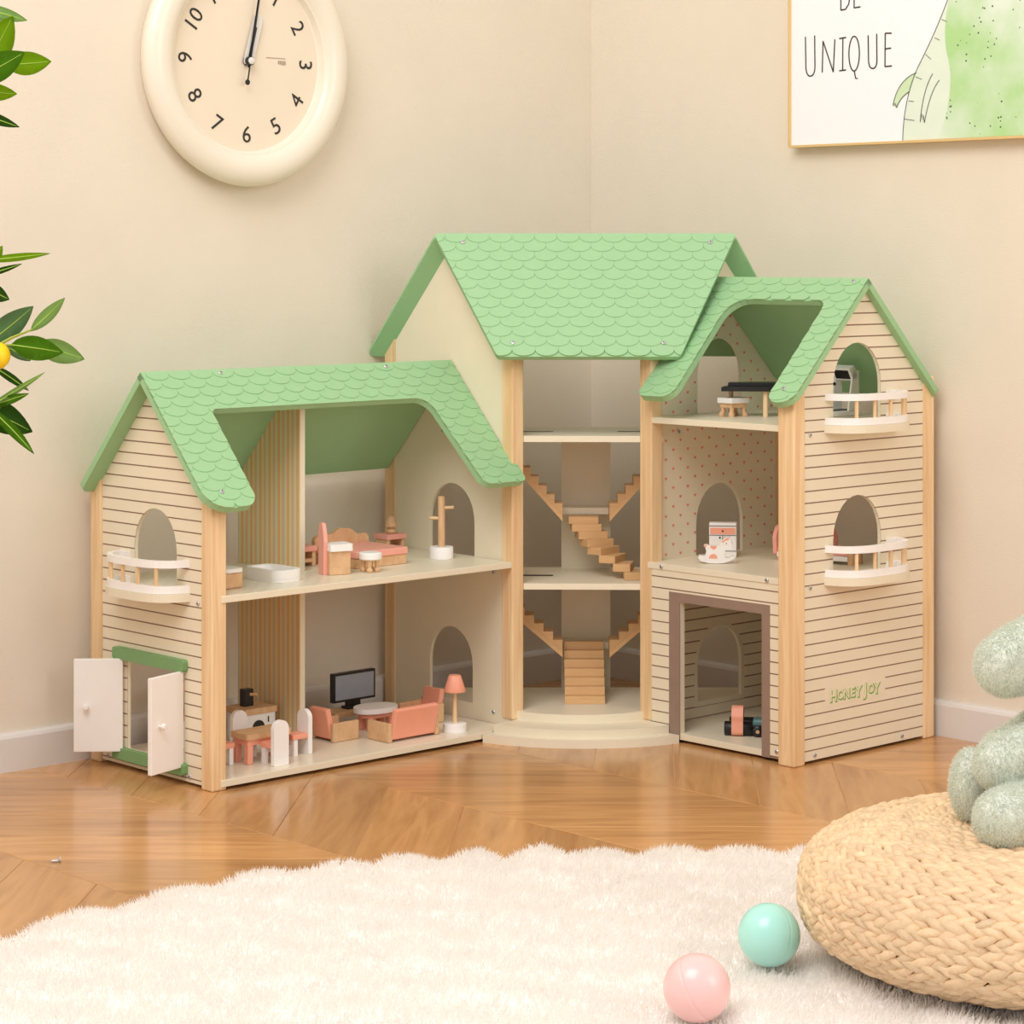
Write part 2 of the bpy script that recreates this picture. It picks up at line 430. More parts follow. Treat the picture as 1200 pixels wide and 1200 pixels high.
# floor: a base slab with chevron oak planks
floor = slab('floor', -.1, 3.6, -.1, 3.4, -.03, -.0010, 'floor_gap_highlight')
tag(floor, 'glossy oak chevron parquet floor', 'floor')
fa = [-.006, .268, .543, .8175, 1.092, 1.370, 1.645, 1.92]
SP = .15; G = .0003
for k in range(len(fa)-1):
    a0, a1 = fa[k], fa[k+1]; wA = a1-a0
    up = (k % 2 == 1)          # bands alternate direction
    sh = .258
    # seam offset at a0 and a1
    o0, o1 = (.243-sh, .243) if k % 2 == 0 else (.243, .243-sh)
    if k % 2 == 0: o0, o1 = .243-sh, .243
    # fa[4]=1.092 carries .243 ; fa[3] carries .243-sh
    o0 = .243 if k % 2 == 0 else .243-sh
    o1 = .243-sh if k % 2 == 0 else .243
    ang = math.atan2(-(o1-o0), -wA)
    ca, sa = math.cos(-ang), math.sin(-ang)
    quad = [(a0+G, o0+G), (a1-G, o1+G), (a1-G, o1+SP-G), (a0+G, o0+SP-G)]
    cx_ = sum(q[0] for q in quad)/4; cy_ = sum(q[1] for q in quad)/4
    bm = bmesh.new(); lo = []; hi = []; mid = []
    for (qa, qb) in quad:
        x, y = -(qa-cx_), -(qb-cy_)
        x, y = x*ca-y*sa, x*sa+y*ca
        lo.append(bm.verts.new((x, y, -.0012))); mid.append(bm.verts.new((x, y, -.0005)))
        s = .0007
        hi.append(bm.verts.new((x*(1-s/.12), y*(1-s/.05), 0)))
    for A, B in ((lo, mid), (mid, hi)):
        for i in range(4): bm.faces.new((A[i], A[(i+1) % 4], B[(i+1) % 4], B[i]))
    bm.faces.new(hi)
    bmesh.ops.recalc_face_normals(bm, faces=bm.faces)
    me = bpy.data.meshes.new('floor_plank'); bm.to_mesh(me); bm.free(); me.materials.append(MATS['oak'])
    for j in range(-4, 18):
        cb = cy_+j*SP; p = W(cx_, cb)
        if cb < -.26 or p.y < 1.75 or abs(p.x)/p.y > .40: continue
        o = bpy.data.objects.new('floor_plank', me); C.objects.link(o); o.parent = floor
        o.location = (-cx_, -cb, 0); o.rotation_euler = (0, 0, ang)

# ------------------------------------------------------------------ the dollhouse
A0, B0 = .45, .35
house = thing('dollhouse', 'large cream wooden dollhouse with scalloped green roofs and a tower in the room corner', 'dollhouse', W(A0, B0), TH)
def HP(a, b, z): return Vector((A0-a, B0-b, z))
def HXY(X, Y, z):
    x, y = X-W(A0, B0).x, Y-W(A0, B0).y
    x, y = rot2(x, y, -TH); return Vector((x, y, z))
def hbox(name, a0, a1, b0, b1, z0, z1, mat, bev=.0006, parent=house):
    return box(name, (A0-a1, B0-b1, z0), (A0-a0, B0-b0, z1), mat, parent, bev)
BT = .009
# posts
def post(a0, a1, b0, b1, z0, z1):
    return box('post', (A0-a1, B0-b1, z0), (A0-a0, B0-b0, z1), 'pine', house, .0022, 2)
post(.981, 1.005, .277, .301, .0, .385); post(.981, 1.005, .017, .042, .0, .398)
post(.446, .469, .281, .304, .024, .572); post(.446, .469, .016, .041, 0, .592)
post(.302, .326, .423, .447, .024, .572); post(.016, .041, .423, .447, 0, .592)
post(.313, .337, .696, .725, .0, .515); post(.021, .046, .696, .725, .0, .525)
# floors of the wings
fb = hbox('floor_board', .469, .990, .030, .303, .0045, .0134, 'cream'); hbox('floor_paper', .470, .989, .031, .302, .01335, .0135, 'floor_print', 0, fb)
fb = hbox('floor_board', .469, .990, .030, .303, .2455, .2544, 'cream'); hbox('floor_paper', .762, .989, .031, .302, .25435, .2545, 'bath_print', 0, fb)
hbox('floor_board', .030, .324, .440, .712, .0045, .0135, 'cream')
hbox('floor_board', .030, .327, .440, .712, .246, .255, 'cream')
hbox('floor_board', .030, .324, .440, .712, .457, .466, 'cream')
# tower roof planes
def front_z(Y): return .733-(3.60-Y)*1.552
def back_z(Y): return .727-(Y-3.615)*1.55
def top_z(Y): return min(front_z(Y), back_z(Y))-.014
# left shared wall (plane a=.467)
arch_up = arch(.170, .100, .2545, .3605); arch_lo = arch(.168, .096, .037, .146)
gw = []
for b in np.linspace(.300, .030, 28): gw.append((float(b), top_z(W(.463, float(b)).y)))
outl = [(.030, .0045), (.300, .0045)] + gw
panel('inner_wall', outl, [arch_up, arch_lo], lambda p, q, n: HP(.458+n, p, q), .0035, BT, 'cream', house)
# right shared wall (plane b=.44): three arches
gw2 = []
for a in np.linspace(.318, .030, 28): gw2.append((float(a), top_z(W(float(a), .436).y)))
outl2 = [(.030, .0045), (.318, .0045)] + gw2
holes2 = [arch(.170, .098, .037, .146), arch(.170, .104, .255, .360), arch(.170, .098, .466, .577)]
inner_r = panel('inner_wall', outl2, holes2, lambda p, q, n: HP(p, .431+n, q), .0035, BT, 'cream', house)
inner_r['label'] = 'inner wall printed with small coral hearts'
g_out = [(.030, .0140), (.316, .0140), (.316, .2455), (.030, .2455)]
panel('siding_backing', g_out, [arch(.170, .112, .030, .152)], lambda p, q, n: HP(p, .440+n, q), 0, .0003, 'siding_line', inner_r)
planks(g_out, [arch(.170, .112, .030, .152)], lambda p, q, n: HP(p, .440+n, q), .0003, .0010, .0140, .0163, .0020, inner_r)
# hearts printed on the inner wall
bm = bmesh.new()
hp = [(0, -.0018), (.0017, -.0002), (.0018, .0011), (.0009, .0017), (0, .0009), (-.0009, .0017), (-.0018, .0011), (-.0017, -.0002)]
row = 0; z = .262
while z < .66:
    a = .036 + (.01575 if row % 2 else 0)
    while a < .312:
        ok = all(not inside((a+dx, z+dz), h) for h in holes2 for dx in (-.003, .003) for dz in (-.003, .003))
        if ok and z < .668-abs(a-.186)*1.0-.016 and not (.45 < z < .469):
            bm.faces.new([bm.verts.new(HP(a-p[0]*1.35, .4404, z+p[1]*1.35)) for p in hp])
        a += .0315
    row += 1; z += .0139
tag(from_bm('heart_print', bm, 'heart', inner_r), kind='stuff')

# gable end walls with siding
def gable(outline, holes, mp, z0):
    wl = panel('end_wall', outline, holes, mp, -.005, 0, 'cream', house)
    panel('siding_backing', outline, holes, mp, 0, .0004, 'siding_line', wl)
    planks(outline, holes, mp, .0004, .0012, z0, .01625, .0019, wl)
    return wl
RL = lambda b: .5435-1.1*abs(b-.168)-.0125
go = [(.042, .0045), (.277, .0045), (.277, RL(.277)), (.168, RL(.168)), (.042, RL(.042))]
door_hole = [(.101, .027), (.235, .027), (.235, .151), (.101, .151)]
end_l = gable(go, [arch(.168, .099, .2545, .3605), door_hole], lambda p, q, n: HP(1.0+n, p, q), -.0068)
RR = lambda a: .668-1.0*abs(a-.186)-.0125
go2 = [(.046, .0045), (.313, .0045), (.313, RR(.313)), (.186, RR(.186)), (.046, RR(.046))]
end_r = gable(go2, [arch(.1965, .107, .255, .3640), arch(.1965, .107, .466, .5785)], lambda p, q, n: HP(p, .7215+n, q), .0020)
# garage front
gf = [(.447, .0045), (.5026, .0045), (.5026, .2025), (.6572, .2025), (.6572, .0045), (.697, .0045), (.697, .246), (.447, .246)]
gar = panel('garage_front', gf, [], lambda p, q, n: HP(.3245+n, p, q), -BT, 0, 'cream', house)
gs = [(.447, .0045), (.4815, .0045), (.4815, .2160), (.6725, .2160), (.6725, .0045), (.697, .0045), (.697, .246), (.447, .246)]
panel('siding_backing', gs, [], lambda p, q, n: HP(.3245+n, p, q), 0, .0004, 'siding_line', gar)
planks(gs, [], lambda p, q, n: HP(.3245+n, p, q), .0004, .0012, .0075, .0163, .0019, gar)
gt = [(.4815, .0045), (.5026, .0045), (.5026, .2025), (.6572, .2025), (.6572, .0045), (.6725, .0045), (.6725, .2160), (.4815, .2160)]
panel('garage_trim', gt, [], lambda p, q, n: HP(.3245+n, p, q), 0, .0013, 'garage_trim', gar)
# striped partition in the left wing
for z0, o in ((.0135, [(.030, .0135), (.176, .0135), (.176, .2455), (.030, .2455)]),
              (.2545, [(.030, .2545), (.176, .2545), (.176, RL(.176)), (.168, RL(.168)), (.042, RL(.042)), (.030, RL(.042)-.002)])):
    pt = panel('partition', o, [], lambda p, q, n: HP(.7515+n, p, q), 0, .0085, 'cream', house)
    o2 = [(min(max(x, .031), .1755), q) for x, q in o]
    pp = panel('striped_paper', o2, [], lambda p, q, n: HP(.760+n, p, q), 0, .0003, 'stripes', pt)

# ---- roofs
def roof(outline, mp, L, S0, S1, wS, pR, th=.009, nm='roof_panel', off=0.0):
    rp = panel(nm, outline, [], mp, -th, 0, 'roof_green', house)
    sag = wS*.30
    nrow = int(L/pR)+2
    tmin, tmax = min(q for p, q in outline), max(q for p, q in outline)
    for k in range(nrow):
        tb = (k+1)*pR
        c = S0 + off + (wS/2 if k % 2 else 0) - wS
        while c < S1+wS:
            hw = wS/2-.0001
            sc = [(c-hw, tb-sag-1.25*pR), (c+hw, tb-sag-1.25*pR)]
            n = 9
            for i in range(n+1):
                x = hw*math.cos(PI*i/n); sc.append((c+x, tb-sag+sag*math.sin(PI*i/n)))
            if max(p[0] for p in sc) > S0 and min(p[0] for p in sc) < S1:
                vv, tris = cdt([outline, sc], lambda q: inside(q, sc) and inside(q, outline))
                for comp in components(tris):
                    ar = sum(abs((vv[b][0]-vv[a][0])*(vv[d][1]-vv[a][1])-(vv[d][0]-vv[a][0])*(vv[b][1]-vv[a][1]))/2 for a, b, d in comp)
                    # only keep pieces that show: below the row above
                    if ar < 6e-6 or max(vv[i][1] for f in comp for i in f) < tb-sag-.2*pR: continue
                    h = lambda x, y: .0004+.0022*max(0.0, 1-(tb-y)/(2.3*pR))
                    bmS = extrude_tris(vv, comp, mp, h, -.0004)
                    from_bm('shingle', bmS, 'roof_green', rp)
            c += wS
    return rp
ca, sa = 1/math.hypot(1, 1.1), 1.1/math.hypot(1, 1.1)
def mpL(s, t, n): return HP(s, .168+t*ca+n*sa, .5435-t*sa+n*ca)
polyL = rounded([(1.026, 0), (1.026, .232, .034), (.945, .232, .022), (.944, .069, .009), (.556, .069, .026), (.541, .231, .016),
                 (.4585, .231, .010), (.4585, .205), (.4685, .195), (.4685, 0)], 6)
roof(polyL, mpL, .232, .4585, 1.026, .0362, .0157)
def mpLb(s, t, n): return HP(s, .168-t*ca-n*sa, .5435-t*sa+n*ca)
panel('roof_panel', rounded([(1.026, 0), (1.026, .222, .012), (.4695, .222), (.4695, 0)]), [], mpLb, -.009, 0, 'roof_green', house)
r2 = 1/math.sqrt(2)
def mpR(s, t, n): return HP(.186+t*r2+n*r2, s, .668-t*r2+n*r2)
polyR = rounded([(.735, 0), (.735, .239, .026), (.6885, .239, .020), (.6865, .045, .016), (.506, .045, .034), (.514, .241, .022),
                 (.447, .241, .012), (.447, .190), (.4415, .180), (.4415, 0)], 6)
roof(polyR, mpR, .241, .4415, .735, .0362, .0157, off=.01)
def mpRb(s, t, n): return HP(.186-t*r2-n*r2, s, .668-t*r2+n*r2)
panel('roof_panel', rounded([(.735, 0), (.735, .236, .012), (.4415, .236), (.4415, 0)]), [], mpRb, -.009, 0, 'roof_green', house)
# tower roof: a trapezoid towards the room and one towards the corner
Lf = math.hypot(.115, .1785); cf, sf = .115/Lf, .1785/Lf
def mpF(s, t, n): return HXY(s, 3.60-t*cf-n*sf, .733-t*sf+n*cf)
polyF = rounded([(-.1172, 0, .004), (.335, 0, .004), (.2435, Lf, .008), (-.0215, Lf, .008)], 4)
roof(polyF, mpF, Lf, -.1172, .335, .0335, .0163)
Lb = math.hypot(.116, .18); cb_, sb_ = .116/Lb, .18/Lb
def mpB(s, t, n): return HXY(s, 3.613+t*cb_+n*sb_, .730-t*sb_+n*cb_)
panel('roof_panel', rounded([(-.117, 0), (.335, 0), (.442, Lb, .008), (-.224, Lb, .008)], 4), [], mpB, -.009, 0, 'roof_green', house)

# ---- tower floors, steps and stairs
def circ3(p, q, r, n=20):
    ax, ay = p; bx, by = q; cx_, cy_ = r
    d = 2*(ax*(by-cy_)+bx*(cy_-ay)+cx_*(ay-by))
    ux = ((ax*ax+ay*ay)*(by-cy_)+(bx*bx+by*by)*(cy_-ay)+(cx_*cx_+cy_*cy_)*(ay-by))/d
    uy = ((ax*ax+ay*ay)*(cx_-bx)+(bx*bx+by*by)*(ax-cx_)+(cx_*cx_+cy_*cy_)*(bx-ax))/d
    R = math.hypot(ax-ux, ay-uy); a0 = math.atan2(ay-uy, ax-ux); a1 = math.atan2(cy_-uy, cx_-ux)
    da = (a1-a0+PI) % (2*PI)-PI
    return [(ux+R*math.cos(a0+da*i/n), uy+R*math.sin(a0+da*i/n)) for i in range(n+1)]
def xy(a, b): p = W(a, b); return (p.x, p.y)
steps = [(xy(.529, .3055), (.0985, 3.4255), xy(.3275, .503), 0.0, .012),
         (xy(.507, .3055), (.0985, 3.4365), xy(.3275, .483), .012, .024)]
for e1, m_, e2, z0, z1 in steps:
    pl = circ3(e1, m_, e2) + [xy(.327, .4475), (.20, 3.54), (.0, 3.54), xy(.47, .3055)]
    panel('front_step', pl, [], lambda p, q, n: HXY(p, q, n), z0, z1, 'cream', house)
pl = circ3((.0062, 3.519), (.0985, 3.4885), (.1935, 3.519)) + [(.207, 3.533), xy(.30, .4305), xy(.041, .4305), xy(.4575, .041), xy(.4575, .28), (-.004, 3.533)]
panel('tower_floor', pl, [], lambda p, q, n: HXY(p, q, n), .024, .036, 'cream', house)
for zz in (.2122, .4280):
    pl = [xy(.4455, .3035), xy(.3015, .4465), xy(.30, .4305), xy(.041, .4305), xy(.4575, .041), xy(.4575, .28), xy(.4455, .28)]
    sl = [rounded([(-.05, 3.607, .005), (.062, 3.607, .005), (.062, 3.627, .005), (-.05, 3.627, .005)]),
          rounded([(.158, 3.607, .005), (.25, 3.607, .005), (.25, 3.627, .005), (.158, 3.627, .005)])]
    if zz < .3: sl = sl[:1]
    fl = panel('tower_floor', pl, sl, lambda p, q, n: HXY(p, q, n), zz, zz+.009, 'cream', house)
    for s_ in sl:
        panel('slot_shade_fill', s_, [], lambda p, q, n: HXY(p, q, n), zz+.0003, zz+.0086, 'slot_shade', fl)  # dark filler in the opening, coloured as the shade within it
for z0, z1 in ((.036, .2122), (.2212, .4280)):
    panel('back_panel', [(.0757, z0), (.1505, z0), (.1505, z1), (.0757, z1)], [], lambda p, q, n: HXY(p, 3.69+n, q), 0, .008, 'cream', house)
for z1 in (.1150, .3185):
    panel('landing', [(.0752, 3.652), (.1462, 3.652), (.1462, 3.69), (.0752, 3.69)], [], lambda p, q, n: HXY(p, q, n), z1-.0095, z1, 'cream', house)
# straight flight
st = panel('staircase', [(3.574, .036), (3.651, .036), (3.651, .104)], [], lambda p, q, n: HXY(.080+n, p, q), 0, .056, 'pine_step', house)
for k in range(7):
    y0 = 3.572+.0113*k; z0 = .036+.0117*k
    panel('stair_step', [(.0785, y0), (.1378, y0), (.1378, y0+.0123), (.0785, y0+.0123)], [], lambda p, q, n: HXY(p, q, n), z0+.0003, z0+.0117, 'pine_step', st)
# winding flight: fan of blocks
fan = [(.1076, 3.636, 0), (.1114, 3.632, 4), (.1195, 3.628, 12), (.127, 3.622, 28), (.137, 3.614, 48), (.150, 3.604, 66), (.166, 3.592, 80), (.178, 3.580, 92)]
fm = None
for k, (X, Y, yaw) in enumerate(fan):
    zt = .3085-.01080*k
    M = Matrix.Translation(HXY(X, Y, zt-.0058)) @ Matrix.Rotation(-TH+math.radians(yaw), 4, 'Z')
    bm = bmesh.new(); bbox(bm, (-.0225, -.013, -.0056), (.0225, .013, .0056), .0006, 1, M)
    o = from_bm('winding_stair' if fm is None else 'stair_step', bm, 'pine_step', house if fm is None else fm)
    if fm is None: fm = o
# side flights (left and right, lower and upper)
for zb, rise, run in ((.115, .1095, .128), (.3185, .120, .108)):
    for sgn, X0 in ((-1, .0757), (1, .1462)):
        n_ = 9
        lo = lambda x: zb-.016+rise*abs(x-X0)/run
        f_ = panel('staircase', [(X0, lo(X0)), (X0, lo(X0)+.008), (X0+sgn*run, lo(X0+sgn*run)+.008), (X0+sgn*run, lo(X0+sgn*run))], [],
                   lambda p, q, n: HXY(p, 3.610+n, q), 0, .044, 'pine_step', house)
        for k in range(n_):
            xa, xb = X0+sgn*run*k/n_, X0+sgn*run*(k+1)/n_
            zt_ = zb+rise*(k+1)/n_-.002
            panel('stair_step', [(xa, lo(xa)+.0078), (xb, lo(xb)+.0078), (xb, zt_), (xa, zt_)], [], lambda p, q, n: HXY(p, 3.612+n, q), 0, .041, 'pine_step', f_)

# ---- balconies
def balcony(mp, c, zf):
    """mp(along, outward, z)"""
    hw = .081
    def dee(ins, n=18):
        pts = []
        for i in range(n+1):
            q = -1+2*i/n
            pts.append((c+(hw-ins)*q*(1.0 if abs(q) < 1 else 1), .0012+(.046-ins)*(1-abs(q)**3.2)**.55 if abs(q) < 1 else .0012))
        return pts
    o = dee(-.002)
    sl = panel('balcony', o, [], lambda p, q, n: mp(p, q, n), zf-.0115, zf-.0005, 'cream', house)
    outer, inner = dee(0), [(x, y) for x, y in reversed(dee(.0075))]
    # far end has a short return along the wall
    for z0, z1 in ((zf-.0003, zf+.0095), (zf+.0335, zf+.0430)):
        panel('rail', rounded([(p[0], p[1]) for p in outer+inner]), [], lambda p, q, n: mp(p, q, n), z0, z1, 'white', sl)
        panel('rail', [(c-hw+.001, .0012), (c-hw+.026, .0012), (c-hw+.026, .0085), (c-hw+.001, .0085)], [], lambda p, q, n: mp(p, q, n), z0+.0002, z1-.0002, 'white', sl)
    mid = dee(.0038, 40)
    for i in (3, 8, 17, 26, 34):
        x, y = mid[i]
        bm = bmesh.new(); tube_bm(bm, [mp(x, y, zf+.008), mp(x, y, zf+.035)], .0027, 8)
        smooth_angle(from_bm('baluster', bm, 'pine', sl))
balcony(lambda p, q, n: HP(1.0+q, p, n), .165, .2545)
balcony(lambda p, q, n: HP(p, .7215+q, n), .187, .255)
balcony(lambda p, q, n: HP(p, .7215+q, n), .187, .466)

# ---- door in the left end wall
def bar(name, p0, p1, q0, q1, r, mat, n1, parent):
    return panel(name, rounded([(p0, q0, r), (p1, q0, r), (p1, q1, r), (p0, q1, r)], 4), [], lambda p, q, n: HP(1.0012+n, p, q), 0, n1, mat, parent)
bar('door_lintel', .079, .243, .1495, .1655, .004, 'trim_green', .0095, end_l)
bar('door_sill', .079, .243, .0130, .0285, .004, 'trim_green', .0095, end_l)
def leaf_door(hb, sgn, phi, knob):
    """hinged at b=hb, opening outward by phi degrees"""
    r = math.radians(phi); L = .0685; t = .0065
    M = Matrix.Translation(HP(1.004, hb, .0)) @ Matrix.Rotation((PI-r) if sgn < 0 else 0, 4, 'Z')
    dx, dy = math.sin(r), math.cos(r)*(-1 if sgn < 0 else 1)
    # local: along door direction d=(a,b) -> house local (-a,-b)
    d = Vector((-dx, -dy, 0)); n = Vector((-d.y, d.x, 0))*(1 if sgn < 0 else -1)
    bm = bmesh.new()
    M = Matrix.Translation(HP(1.0045, hb, .024)) @ Matrix(((d.x, n.x, 0, 0), (d.y, n.y, 0, 0), (0, 0, 1, 0), (0, 0, 0, 1)))
    bbox(bm, (.002, -t/2, 0), (L, t/2, .1265), .0008, 2, M)
    o = from_bm('door', bm, 'white', house)
    if knob:
        for s in (-1, 1):
            Mk = M @ Matrix.Translation((L-.017, s*t/2, .062)) @ Matrix.Rotation(-s*PI/2, 4, 'X')
            lathe('knob', [(.0018, 0), (.0018, .003), (.0040, .0048), (.0046, .0070), (.0036, .0094), (0, .0102)], 'white', o, 16, Mk)
    return o
leaf_door(.100, 1, 131, True)
leaf_door(.2355, -1, 106, True)

# ---- screws
def screw_mesh():
    bm = bmesh.new(); lathe_bm(bm, [(.0034, 0), (.0034, .0006), (.0026, .0014), (0, .0017)], 12)
    for s in ((.0003, .0016), (.0016, .0003)):
        bbox(bm, (-s[0], -s[1], .0012), (s[0], s[1], .00175))
    bmesh.ops.recalc_face_normals(bm, faces=bm.faces)
    me = bpy.data.meshes.new('screw'); bm.to_mesh(me); bm.free()
    me.materials.append(MATS['steel']); me.materials.append(MATS['slot_shade'])
    for p in me.polygons:
        if p.index >= len(me.polygons)-12: p.material_index = 1
    return me
SCREW = screw_mesh()
def screw(loc, nrm):
    o = bpy.data.objects.new('screw', SCREW); C.objects.link(o); o.parent = house
    o.location = loc; o.rotation_euler = Vector(nrm).to_track_quat('Z', 'Y').to_euler(); return o
def nrm(mp): return (mp(0, 0, 1)-mp(0, 0, 0)).normalized()
for s, t in ((.8977, .0070), (.6008, .0080), (.994, .206)): screw(mpL(s, t, .0022), nrm(mpL))
for s, t in ((.713, .007), (.709, .214)): screw(mpR(s, t, .0022), nrm(mpR))
for s, t in ((-.073, .016), (.295, .016), (.0015, .190), (.2195, .190)): screw(mpF(s, t, .0022), nrm(mpF))
for b, z in ((.2655, .2425), (.247, .0115), (.056, .0115)): screw(HP(1.0012, b, z), (-1, 0, 0))
for a, z in ((.300, .2425), (.300, .4535), (.095, .0110), (.290, .0110)): screw(HP(a, .7227, z), (0, -1, 0))
for b, z in ((.468, .2505), (.668, .2505)): screw(HP(.3275, b, z), (-1, 0, 0))
screw(HP(.3257, .6845, .0150), (-1, 0, 0))
for b, z in ((.262, .236), (.262, .030), (.105, .030), (.150, .438)): screw(HP(.4672, b, z), (-1, 0, 0))
for a, z in ((.262, .441), (.072, .441), (.066, .070)): screw(HP(a, .4412, z), (0, -1, 0))

# ---- lettering on the right end wall
lg = None
curs = 0.0
letters = [('H', .0175, 0), ('O', .0135, .0002), ('N', .0150, 0), ('E', .0150, .0004), ('Y', .0165, -.0004), ('J', .0185, .0010), ('O', .0135, .0006), ('Y', .0165, -.0008)]
adv = [.0158, .0130, .0140, .0125, .0160, .0125, .0125, .0140]
x = .2560
plate = panel('logo_ground', rounded([(.268, .0735), (.134, .0735), (.134, .1005), (.268, .1005)]), [], lambda p, q, n: HP(p, .7223+n, q), .0, .0007, 'siding', end_r)
for (ch, sz, dz), ad in zip(letters, adv):
    for mat, off, bold, dep in (('logo_green', (.0008, -.0008), .0022, .0008), ('logo_pale', (-.0003, .0003), .0005, .0011)):
        me = text_mesh(ch, sz*1.28, .00012, bold*.6, 0)
        M = Matrix(((1, 0, 0, 0), (0, 0, -1, 0), (0, 1, 0, 0), (0, 0, 0, 1)))
        me.transform(M)
        o = link('letter', me, mat, plate); o.location = HP(x-.006-off[0], .7223+dep, .0868+dz+off[1])
    x -= ad

# ------------------------------------------------------------------ furniture helpers (each piece is a thing of its own)
GZ, UZ, TZ, RZ = .0137, .2547, .4662, .2552
def ft(name, label, cat, a, b, z, rz=0, world=False, group=None):
    return thing(name, label, cat, W(a, b, z), rz if world else TH+rz, group)
XM = Matrix(((1, 0, 0, 0), (0, 0, -1, 0), (0, 1, 0, 0), (0, 0, 0, 1)))
def plate(name, outline, y0, y1, mat, parent, holes=()):
    """upright board in the local xz plane between y0 and y1"""
    return panel(name, outline, list(holes), lambda p, q, n: Vector((p, n, q)), y0, y1, mat, parent)
def side_plate(name, outline, x0, x1, mat, parent):
    return panel(name, outline, [], lambda p, q, n: Vector((n, p, q)), x0, x1, mat, parent)
def flat(name, outline, z0, z1, mat, parent, holes=()):
    return panel(name, outline, list(holes), lambda p, q, n: Vector((p, q, n)), z0, z1, mat, parent)
def ellipse(rx, ry, n=32, cx_=0, cy_=0): return [(cx_+rx*math.cos(2*PI*i/n), cy_+ry*math.sin(2*PI*i/n)) for i in range(n)]
def rrect(x0, x1, y0, y1, r, seg=5): return rounded([(x0, y0, r), (x1, y0, r), (x1, y1, r), (x0, y1, r)], seg)

# dining table and chairs
t = ft('dining_table', 'toy dining table with wooden top and coral legs in the ground floor', 'table', .872, .232, GZ)
flat('table_top', rrect(-.038, .038, -.020, .020, .004), .0335, .0410, 'beech', t)
flat('apron', rrect(-.035, .035, -.017, .017, .002), .0255, .0335, 'coral', t)
for sx in (-1, 1):
    for sy in (-1, 1):
        bm = bmesh.new(); bbox(bm, (-.0045, -.0045, 0), (.0045, .0045, .0256), .0006, 1, Matrix.Translation((sx*.0305, sy*.0125, 0)) @ Matrix.Shear('XY', 4, (0, 0)))
        from_bm('leg', bm, 'coral', t)
def chair(a, b, rz, label):
    t = ft('dining_chair', label, 'chair', a, b, GZ, rz, group='white and coral toy dining chairs')
    plate('backrest', rounded([(-.0125, 0, .001), (.0125, 0, .001), (.0125, .061, .0122), (-.0125, .061, .0122)], 8), -.0035, .0035, 'white', t)
    box('seat', (-.0115, .0036, .0225), (.0115, .0290, .0295), 'coral', t, .001)
    plate('front_legs', [(-.0105, 0), (-.0050, 0), (-.0040, .0150), (.0040, .0150), (.0050, 0), (.0105, 0), (.0105, .0224), (-.0105, .0224)], .0205, .0270, 'white', t)
    return t
chair(.876, .279, 0, 'white arch-backed toy chair with its back to the room, before the toy dining table')
chair(.801, .238, PI/2, 'white arch-backed toy chair at the end of the toy dining table nearest the coral armchair')
chair(.946, .222, -PI/2, 'toy dining chair half hidden behind the corner post of the left wing')
chair(.874, .184, PI, 'white arch-backed toy chair behind the toy dining table, by the washing machine')
# washing machine cabinet + coffee maker
t = ft('washing_machine', 'white toy washing machine with a wooden top beside the striped partition', 'washing machine', .800, .115, GZ)
box('body', (-.026, -.022, 0), (.026, .022, .040), 'white', t)
box('top', (-.028, -.024, .040), (.028, .024, .0485), 'beech', t)
lathe('porthole', [(.0105, 0), (.0105, .001), (.0075, .0012), (0, .0012)], 'black', t, 24, Matrix.Translation((-.004, -.022, .021)) @ Matrix.Rotation(PI/2, 4, 'X'))
box('dial', (.0125, -.0232, .027), (.0140, -.0221, .035), 'black', t, 0)
t = ft('coffee_machine', 'small black toy coffee machine with a wooden peg on the washing machine', 'coffee machine', .806, .112, GZ+.0487)
box('body', (-.0080, -.0060, 0), (.0080, .0060, .0240), 'black', t)
tube('peg', [(.002, -.0055, .0165), (.008, -.0135, .0165)], .0024, 'beech', t)
t = ft('sink_unit', 'toy kitchen unit with a coral upper shelf behind the left corner post', 'kitchen unit', .890, .085, GZ)
box('body', (-.026, -.020, 0), (.026, .020, .040), 'white', t)
box('top', (-.028, -.022, .040), (.028, .022, .0475), 'beech', t)
box('back_post', (-.022, .014, .0475), (-.016, .020, .072), 'beech', t); box('back_post', (.010, .014, .0475), (.016, .020, .072), 'beech', t)
box('upper_shelf', (-.026, .006, .072), (.0235, .021, .089), 'coral', t, .002)
# sofa and armchairs
def sofa(name, label, cat, a, b, rz, wd):
    t = ft(name, label, cat, a, b, GZ, rz, group='coral toy armchairs' if name == 'armchair' else None)
    for s in (-1, 1):
        box('armrest', (s*wd/2-.0035, -.0225, 0), (s*wd/2+.0035, .0245, .0270), 'beech', t, .0015)
    box('seat', (-wd/2+.0036, -.0195, .0060), (wd/2-.0036, .0195, .0170), 'coral', t, .001)
    M = Matrix.Translation((0, -.0165, .004)) @ Matrix.Rotation(math.radians(13), 4, 'X')
    bm = bmesh.new(); bbox(bm, (-wd/2+.0036, -.0045, 0), (wd/2-.0036, .0045, .0440), .0018, 2, M); from_bm('backrest', bm, 'coral', t)
    return t
sofa('sofa', 'two-seat coral toy sofa with wooden arms seen from behind', 'sofa', .628, .247, 0, .088)
sofa('armchair', 'coral toy armchair with wooden arms to the left of the oval coffee table', 'armchair', .708, .188, -PI/2, .045)
sofa('armchair', 'coral toy armchair with wooden arms to the right of the oval coffee table', 'armchair', .535, .178, PI/2, .045)
t = ft('coffee_table', 'oval white toy coffee table with coral legs between the armchairs', 'table', .618, .172, GZ)
flat('table_top', ellipse(.036, .026, 40), .0255, .0325, 'white', t)
flat('apron', ellipse(.028, .019, 32), .0185, .0255, 'coral', t)
for sx in (-1, 1):
    for sy in (-1, 1): box('leg', (sx*.0180-.0045, sy*.0105-.0045, 0), (sx*.0180+.0045, sy*.0105+.0045, .0186), 'coral', t)
